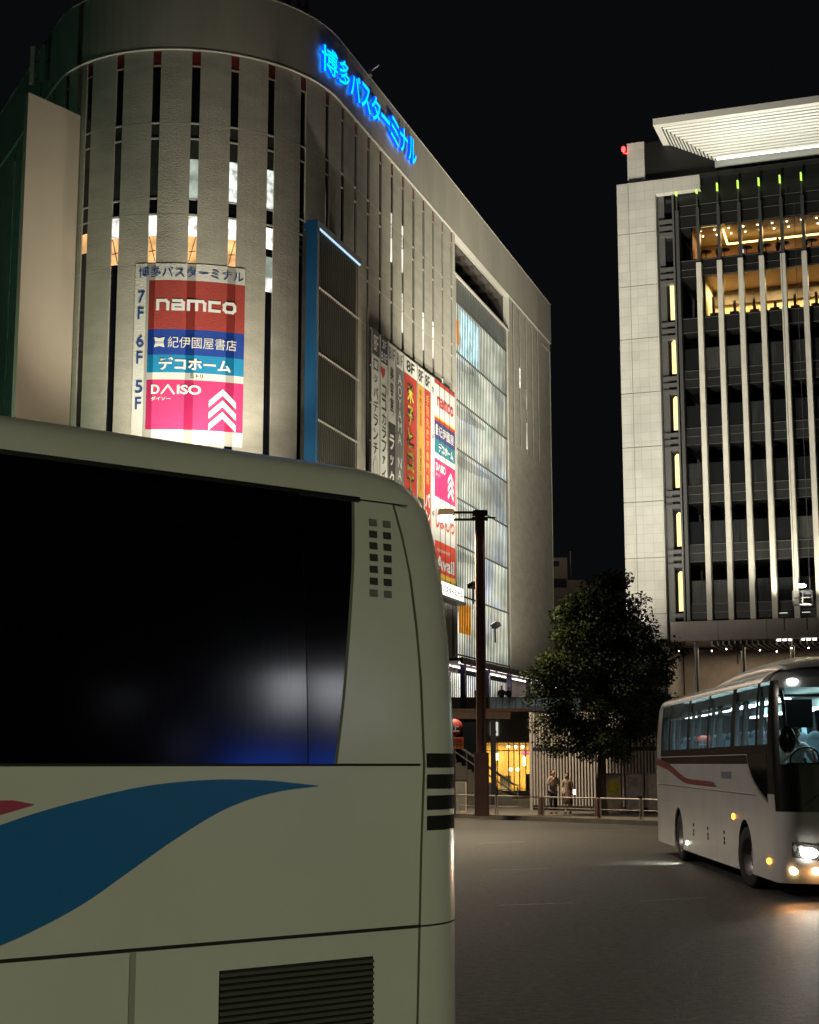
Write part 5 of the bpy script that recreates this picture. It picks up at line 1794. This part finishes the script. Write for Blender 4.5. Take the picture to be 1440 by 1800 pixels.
    def line(pts, w, m, name='panel_gap', sg=side, o=off):
        g = MB()
        for (a, b) in zip(pts[:-1], pts[1:]):
            v = Vector((b[0] - a[0], b[1] - a[1])).normalized(); n_ = Vector((-v.y, v.x)) * w / 2
            q = [(a[0] - n_.x, a[1] - n_.y), (b[0] - n_.x, b[1] - n_.y), (b[0] + n_.x, b[1] + n_.y), (a[0] + n_.x, a[1] + n_.y)]
            g.add([(x, sg * (side_y(z) + o), z) for x, z in q], [(0, 1, 2, 3)])
        return g.build(name, m, root)

    def hstrip(xs, lo, hi, m, name, sg=side, o=off, nz=6):
        """patch on the flank between two curves lo(x), hi(x)"""
        g = MB(); vs_, fs_ = [], []
        for k, x in enumerate(xs):
            for a in range(nz + 1):
                z = lo[k] + (hi[k] - lo[k]) * a / nz
                vs_.append((x, sg * (side_y(z) + o), z))
        for k in range(len(xs) - 1):
            for a in range(nz):
                fs_.append((k * (nz + 1) + a, (k + 1) * (nz + 1) + a, (k + 1) * (nz + 1) + a + 1, k * (nz + 1) + a + 1))
        g.add(vs_, fs_, 0, True); return g.build(name, m, root)

    def surf(lx, z, o):
        """point on the near flank or its rounded rear corner, lx metres rearwards of the corner start"""
        xs = XR + RR
        if lx <= 0: return (xs - lx, side * (side_y(z) + o), z)
        a = min(lx / RR, pi / 2)
        rk = lerp_tab(T_RK, z); hw = side_y(z)
        return (XR + rk + RR - (RR + o) * sin(a), side * (hw - RR + (RR + o) * cos(a)), z)

    if near:
        BLUE_ = mat('blue coach stripe', (.015, .15, .42), .3, coat=.4)
        PINK_ = mat('pinkish red coach stripe', (.45, .06, .11), .3, coat=.4)
        X = lambda l: XR + RR - l      # l: metres rearwards of the corner seam (negative = forwards)
        top = [(-4.2, 1.05), (-3.4, 1.40), (-2.8, 1.58), (-2.113, 1.766), (-1.972, 1.807), (-1.751, 1.859), (-1.493, 1.907), (-1.275, 1.928), (-1.077, 1.934), (-.87, 1.928), (-.718, 1.915), (-.593, 1.903)]
        bot = [(-4.2, 1.0), (-3.4, 1.05), (-2.8, 1.12), (-2.093, 1.309), (-1.906, 1.376), (-1.736, 1.452), (-1.535, 1.569), (-1.351, 1.677), (-1.131, 1.79), (-.958, 1.85), (-.779, 1.885), (-.593, 1.902)]
        ls = [-4.2 + i * (3.607 / 110) for i in range(111)]
        hstrip([X(l) for l in ls], [smooth_tab(bot, l) for l in ls], [smooth_tab(top, l) for l in ls], BLUE_, 'blue_swoosh', nz=3)
        pt = [(-3.2, 1.70), (-2.118, 1.864), (-2.046, 1.858), (-1.974, 1.842)]; pb = [(-3.2, 1.60), (-2.115, 1.803), (-2.045, 1.823), (-1.974, 1.841)]
        ls = [-3.2 + i * (1.226 / 14) for i in range(15)]
        hstrip([X(l) for l in ls], [lerp_tab(pb, l) for l in ls], [lerp_tab(pt, l) for l in ls], PINK_, 'red_swoosh', nz=2)
        # rear edge of the dark glazing, slanted
        zs = [2.0, 2.15, 2.3, 2.6, 2.9, 3.0, 3.15, 3.245]; et = [(2.0, -.51), (2.25, -.464), (2.56, -.424), (2.91, -.377), (3.10, -.36), (3.245, -.349)]; ed = [lerp_tab(et, z) for z in zs]
        g = MB(); vs_ = []
        for z, e in zip(zs, ed): vs_ += [(-9.6, side * (side_y(z) + .001), z), (X(e), side * (side_y(z) + .004), z)]
        g.add(vs_, [(2 * i, 2 * i + 1, 2 * i + 3, 2 * i + 2) for i in range(len(zs) - 1)], 0, True)
        g.build('glazing_backing', mat('matt black backing', (.001, .001, .001), .9, spec=0), root)
        g = MB(); g.add([(p[0], p[1] + side * .003, p[2]) for p in vs_], [(2 * i, 2 * i + 1, 2 * i + 3, 2 * i + 2) for i in range(len(zs) - 1)], 0, True)
        g.build('rear_quarter_glass', TINT, root)
        edge_m = mat('window rubber edge', (.11, .115, .075), .6)
        g = MB(); vs_ = []
        for z, e in zip(zs, ed): vs_ += [(X(e), side * (side_y(z) + .004), z), (X(e + .016), side * (side_y(z) + .008), z)]
        g.add(vs_, [(2 * i, 2 * i + 1, 2 * i + 3, 2 * i + 2) for i in range(len(zs) - 1)]); g.build('window_rubber', edge_m, root)
        line([(2, 3.262), (X(-.30), 3.262)], .022, CBLACK, 'drip_rail', o=.012)
        line([(X(-.30), 3.262), (X(0), 3.262)], .006, SEAM)
        line([(2, 1.997), (X(0), 1.997)], .010, SEAM)
        line([(2, 1.25), (X(0), 1.25)], .014, SEAM)
        line([(X(-1.515), 1.243), (X(-1.515), .3)], .028, mat('soft door gap', (.33, .33, .29), .6))
        # seam following the rear corner
        g = MB()
        zz = [.3, .7, 1.2, 1.6, 2.0, 2.4, 2.66, 2.9, 3.1, 3.26]; ll = [-.03, -.028, -.012, 0, .02, .02, .012, -.02, -.055, -.095]
        vs_ = []
        for z, l in zip(zz, ll): vs_ += [surf(l, z, .003), surf(l + .012, z, .003)]
        g.add(vs_, [(2 * i, 2 * i + 1, 2 * i + 3, 2 * i + 2) for i in range(len(zz) - 1)]); g.build('corner_seam', edge_m, root)
        g = MB(); vs_ = []
        for i in range(9): vs_ += [surf(i * .07, 1.246, .003), surf(i * .07, 1.253, .003)]
        g.add(vs_, [(2 * i, 2 * i + 2, 2 * i + 3, 2 * i + 1) for i in range(8)]); g.build('panel_gap', SEAM, root)
        # corner louvres
        for z0 in (1.985, 1.885, 1.785, 1.69):
            g = MB(); vs_ = []
            for i in range(10): l = .045 + .30 * i / 9; vs_ += [surf(l, z0, .004), surf(l, z0 + .066, .004)]
            g.add(vs_, [(2 * i, 2 * i + 2, 2 * i + 3, 2 * i + 1) for i in range(9)], 0, True)
            g.build('corner_louvre', mat('louvre black', (.006, .006, .007), .7), root)
        # two columns of small breather slots
        for r in range(7):
            for c in range(2):
                lx = -.225 + c * .085 - r * .0035; z = 3.155 - r * .058
                g = MB(); g.add([surf(lx - .024, z - .017, .003), surf(lx + .024, z - .017, .003), surf(lx + .024, z + .017, .003), surf(lx - .024, z + .017, .003)], [(0, 1, 2, 3)])
                g.build('breather_slot', mat('soft grey slot', (.06 + .1 * (r in (0, 6)),) * 3, .8) if r in (0, 6) else mat('dark slot', (.035, .035, .03), .8), root)
        # engine grille
        g = MB()
        x0, x1 = X(-1.10), X(-.28)
        g.box(min(x0, x1), max(x0, x1), HW * side - .0, HW * side + .004, .55, 1.134)
        gr = g.build('engine_grille', mat('grille recess', (.010, .010, .009), .8), root)
        g = MB()
        for i in range(22):
            z = .56 + i * .0262
            g.hexa([(x1, side * HW + .004, z), (x0, side * HW + .004, z), (x0, side * HW + .014, z - .003), (x1, side * HW + .014, z - .003),
                    (x1, side * HW + .004, z + .010), (x0, side * HW + .004, z + .010), (x0, side * HW + .014, z + .004), (x1, side * HW + .014, z + .004)])
        g.build('grille_slats', mat('grille slat', (.07, .07, .06), .6), gr)
        g = MB()
        for y in (-.62, .62): g.box(XR - .008, XR + .02, y - .09, y + .09, .9, 1.4)
        g.build('tail_lamp', mat('tail lamp red', (.3, .01, .01), .3), root)
    else:
        RED_ = mat('dull red coach stripe', (.24, .05, .055), .3, coat=.4)
        xs = [-10.2, -9.4, -8.67, -8.0, -7.4, -7.0, -6.6, -6.0, -5.4, -4.4, -3.4, -2.9, -2.46]
        lo = [1.98, 1.93, 1.88, 1.82, 1.74, 1.70, 1.655, 1.61, 1.60, 1.595, 1.59, 1.588, 1.585]
        hi = [2.13, 2.08, 2.05, 1.97, 1.89, 1.83, 1.78, 1.72, 1.70, 1.69, 1.685, 1.68, 1.59]
        hstrip(xs, lo, hi, RED_, 'red_swoosh', nz=2)
        line([(-10.2, 1.565), (1.0, 1.525)], .012, mat('crease highlight and belt trim', (.75, .72, .66), .3), 'crease')  # flat pale line: the crease's highlight put into the colour
        line([(-10.2, 1.548), (1.0, 1.508)], .016, mat('crease shade and panel gap', (.18, .16, .14), .6), 'panel_gap')  # flat dark line: the shade under the crease put into the colour
        line([(-10.2, 1.20), (-8.2, 1.20)], .01, mat('crease shade and panel gap', (.18, .16, .14), .6), 'panel_gap')
        line([(-2.6, 1.1), (-2.6, .27)], .012, mat('crease shade and panel gap', (.18, .16, .14), .6), 'panel_gap')
        line([(-9.6, 2.152), (.38, 2.152)], .012, mat('crease highlight and belt trim', (.75, .72, .66), .3), 'belt_trim', o=.008)
        line([(-8.2, 2.95), (-1.1, 2.95)], .035, mat('window rail', (.30, .28, .26), .4, .5), 'window_rail', o=.012)
        for x in (-5.2, -3.55, -1.87):
            g = MB()
            for z in (.81, .70, .63): g.box(x - .05, x + .05, side * HW - .002, side * HW - .002 + side * .008, z - (.012 if z > .8 else .03), z + .03) if side > 0 else g.box(x - .05, x + .05, side * HW - .008, side * HW + .001, z - .03, z + .03)
            g.build('hatch_lock', CBLACK, root)
        g = MB(); g.box(-1.95, -1.03, -HW - .006, -HW + .001, 1.75, 1.87); g.build('side_plate', mat('pale blue plate', (.16, .18, .24), .5), root)
        g = MB(); put_text(g, 'Airbus', -1.95, -1.2, 1.885, 1.98, lambda u, v: (-3.15 - u, -HW - .006, v)); g.v = [(-1.0 - (p[0] + 2.0) - 1.0 if False else p[0] + 0.0, p[1], p[2]) for p in g.v]
        # dropped driver's window: dark glass below the belt, bounded by a curve
        cx_ = [.37, .47, .59, .78, 1.02, 1.3, 1.66, 1.9]
        cz = [2.155, 2.03, 1.92, 1.79, 1.69, 1.59, 1.49, 1.44]
        hstrip(cx_, cz, [2.16] * len(cx_), mat('opaque black glass', (.006, .007, .009), .1, spec=.6), 'dropped_window', nz=5, o=.006)
        wtrim = mat('satin window trim', (.16, .15, .135), .35)
        line(list(zip(cx_, cz)), .05, wtrim, 'window_trim', o=.009)
        # the trim carries on round the front corner
        def front_pt(q, z, o=.0):
            """q: column position on the half outline (front centre 0 .. J_SIDE), driver's side"""
            P = outline(z); i = int(q); f = q - i; a, b = P[i], P[min(i + 1, len(P) - 1)]
            x = a[0] + (b[0] - a[0]) * f; y = a[1] + (b[1] - a[1]) * f
            t = Vector((b[0] - a[0], b[1] - a[1])).normalized(); n_ = Vector((t.y * -1, t.x)) * -1
            if n_.x < 0 and q < J_SIDE - 1: n_ = -n_
            return Vector((x + n_.x * o, -(y + n_.y * o), z)), Vector((n_.x, -n_.y, 0))
        # curve of body colour sweeping up round the corner
        # headlights, fog lamps, markers
        HL = emit('headlamp', (1.0, .97, .86), 26); FOG = emit('fog lamp', (1.0, .66, .30), 14); AMB = emit('amber marker', (1.0, .38, .03), 6)
        HC = mat('headlamp chrome', (.75, .75, .75), .12, .9)
        for sg in (1, -1):
            hl = MB(); vs_ = []
            qs = [3.6, 4.2, 5.0, 5.6, 6.4, 7.5, 8.6]
            for k, q in enumerate(qs):
                lo_, hi_ = .585 + .012 * k, .80 + .012 * k
                for z in (lo_, hi_):
                    p, n_ = front_pt(q, z, .008); vs_.append((p.x, p.y * sg, p.z))
            hl.add(vs_, [(2 * i, 2 * i + 2, 2 * i + 3, 2 * i + 1) for i in range(len(qs) - 1)], 0, True)
            h_ = hl.build('headlight', HC, root)
            p, n_ = front_pt(5.7, .71, .02); g = MB(); g.ellipsoid((p.x, p.y * sg, p.z), (.05, .13, .075), 14, 8); g.build('headlight_bulb', HL, h_)
            for q in (8.2, 5.0):
                p, n_ = front_pt(q, .455, .01); g = MB(); g.ellipsoid((p.x, p.y * sg, p.z), (.03, .062, .055), 14, 8); g.build('fog_light', FOG, root)
            p, n_ = front_pt(13.0, .54, .012); g = MB(); g.ellipsoid((1.86, p.y * sg, p.z), (.07, .03, .045), 12, 8); g.build('corner_marker', AMB, root)
            g = MB(); g.ellipsoid((-.94 - .0, sg * (HW + .012), 1.115), (.055, .02, .05), 10, 6); g.build('side_marker', AMB, root)
            p, n_ = front_pt(7.0, 3.25, .02); g = MB(); g.ellipsoid((p.x, p.y * sg, p.z), (.06, .09, .04), 12, 8); g.build('roof_marker', emit('white marker', (.95, .95, 1.0), 5), root)
        g = MB(); g.ellipsoid((-6.07, side * (HW + .012), .42), (.05, .02, .04), 10, 6); g.build('wheel_lamp', emit('white wheel lamp', (.95, 1.0, .8), 14), root)
        wl = lamp('wheel_light', 'SPOT', (-6.1, side * (HW + .10), .42), 120, (.9, 1.0, .82), root, None, .03, 120, .6)
        wl.rotation_euler = Vector((-.4, side * .75, -.5)).to_track_quat('-Z', 'Y').to_euler()
        for sg in (1, -1):
            p, n_ = front_pt(5.7, .71, .15)
            l_ = lamp('headlight_beam', 'SPOT', (p.x, p.y * sg, p.z), 70, (1, .93, .80), root, None, .06, 75, .8)
            l_.rotation_euler = Vector((1, 0, -.13)).to_track_quat('-Z', 'Y').to_euler()
            p, n_ = front_pt(8.2, .455, .14)
            l_ = lamp('fog_beam', 'SPOT', (p.x, p.y * sg, p.z), 40, (1, .42, .12), root, None, .05, 150, .8)
            l_.rotation_euler = Vector((.75, -.65 * sg * -side * -1, -.5)).to_track_quat('-Z', 'Y').to_euler()
        # high front roof fairing
        g = MB(); vs_, fs_ = [], []
        xs = [-4.6, -4.0, -3.2, -2.2, -1.2, -.2, .7, 1.4, 1.9, 2.15]; hs = [.0, .09, .18, .235, .255, .255, .24, .20, .12, .0]
        nn_ = 16
        for x, h_ in zip(xs, hs):
            for a in range(nn_ + 1):
                t = pi * a / nn_; y = .96 * cos(t); vs_.append((x, y, 3.44 + .045 + h_ * min(1, sin(t) ** .55 * 1.05) - .06 * abs(cos(t)) ** 3))
        for i in range(len(xs) - 1):
            for a in range(nn_): fs_.append((i * (nn_ + 1) + a, i * (nn_ + 1) + a + 1, (i + 1) * (nn_ + 1) + a + 1, (i + 1) * (nn_ + 1) + a))
        g.add(vs_, fs_, 0, True); g.build('roof_fairing', WHITE, root)
        # mirrors on swan-neck arms
        for sg in (1, -1):
            m_ = empty('mirror', (2.5, sg * 1.12, 2.35)); m_.parent = root
            g = MB(); g.tube([(0, 0, .7), (.25, sg * .05, .72), (.42, sg * .06, .5), (.42, sg * .05, .15)], .028, 8); g.build('mirror_arm', CBLACK, m_)
            g = MB(); g.ellipsoid((.40, sg * .02, .0), (.07, .13, .20), 14, 8); g.build('mirror_head', CBLACK, m_)
        # front glass lettering, dashboard, wheel, wipers
        g = MB(); g.box(1.75, 2.45, -1.1, 1.1, 1.5, 1.92); g.box(1.6, 2.0, -.95, -.35, 1.9, 2.02); g.build('dashboard', CBLACK, root)
        g = MB(); ring = [(.22 * cos(a * pi / 10), .22 * sin(a * pi / 10)) for a in range(21)]
        g.tube([(1.72 + y * .55, -.62 + x, 2.08 + y * .8) for x, y in ring], .016, 6); g.bar((1.72, -.62, 2.08), (1.9, -.62, 1.85), .04); g.build('steering_wheel', CBLACK, root)
        g = MB(); P2 = [front_pt(q, z, .02)[0] for q, z in ((5.8, 1.42), (3.8, 1.62), (1.0, 1.66))]
        g.tube(P2, .012, 6); g.build('wiper', CBLACK, root)
        emb = MB()
        for st_ in ([(0, 0), (0, 1), (.55, 0), (.55, 1)], [(.1, 1.25), (.5, 1.05), (.95, 1.6)], [(.1, -.2), (.3, -.42), (.7, -.35), (.95, -.1)]):
            for a, b in zip(st_[:-1], st_[1:]):
                pa = front_pt(3.35 - a[0] * 1.1, 1.40 + a[1] * .13, .012)[0]; pb = front_pt(3.35 - b[0] * 1.1, 1.40 + b[1] * .13, .012)[0]
                emb.bar(pa, pb, .022, .006, up=(1, 0, 0))
        emb.build('front_emblem', WHITEINK, root)
        g = MB(); g.box(2.02, 2.06, -.98, -.55, 2.55, 2.98); g.box(2.0, 2.08, -1.1, -.3, 3.02, 3.06); g.build('sun_visor', mat('dark sun visor', (.02, .02, .022), .6), root)
        CEIL = emit('coach ceiling light', (.80, 1.0, .97), 7)
        for i in range(8):
            for y in (-.72, .72):
                g = MB(); g.box(-8.8 + i * 1.3, -8.0 + i * 1.3, y - .07, y + .07, 3.0, 3.04); g.build('ceiling_light', CEIL, root)
        for x in (-8, -5.2, -2.4, .2): lamp('saloon_light', 'AREA', (x, 0, 3.30), 60, (.66, .95, 1.0), root, size=1.6, sizey=1.6)
    return root


fw = Vector((-.779, -.627)).normalized(); lf = Vector((-fw.y, fw.x))
B1 = Vector((.05, 7.43)); rp = B1 - fw * (XR + RR) - lf * HW
coach((rp.x, rp.y, 0), atan2(fw.y, fw.x), 'big white coach filling the foreground, rear end showing with blue swoosh and black glazing', True)
fw = Vector((-.02, -1)).normalized(); lf = Vector((-fw.y, fw.x))
rp = Vector((5.52, 25.8)) + lf * HW
co = coach((rp.x, rp.y, 0), atan2(fw.y, fw.x), 'white coach coming on at the right with headlights on and lit saloon', False)
M_ = Matrix.Translation((rp.x, rp.y, 0)) @ Matrix.Rotation(atan2(fw.y, fw.x), 4, 'Z')
dp = M_ @ Vector((1.05, -.62, 1.16 + .12))
person('coach driver in a white shirt and dark cap at the wheel of the lit coach', dp, atan2(fw.y, fw.x) + pi / 2, cloth('white shirt', (.50, .52, .52)), DK2, 1.66,
       armL=((-.27, -.22, .72), (-.17, -.50, .86)), armR=((.27, -.22, .72), (.17, -.50, .86)), seated=True, cap=DK, lean=.06)
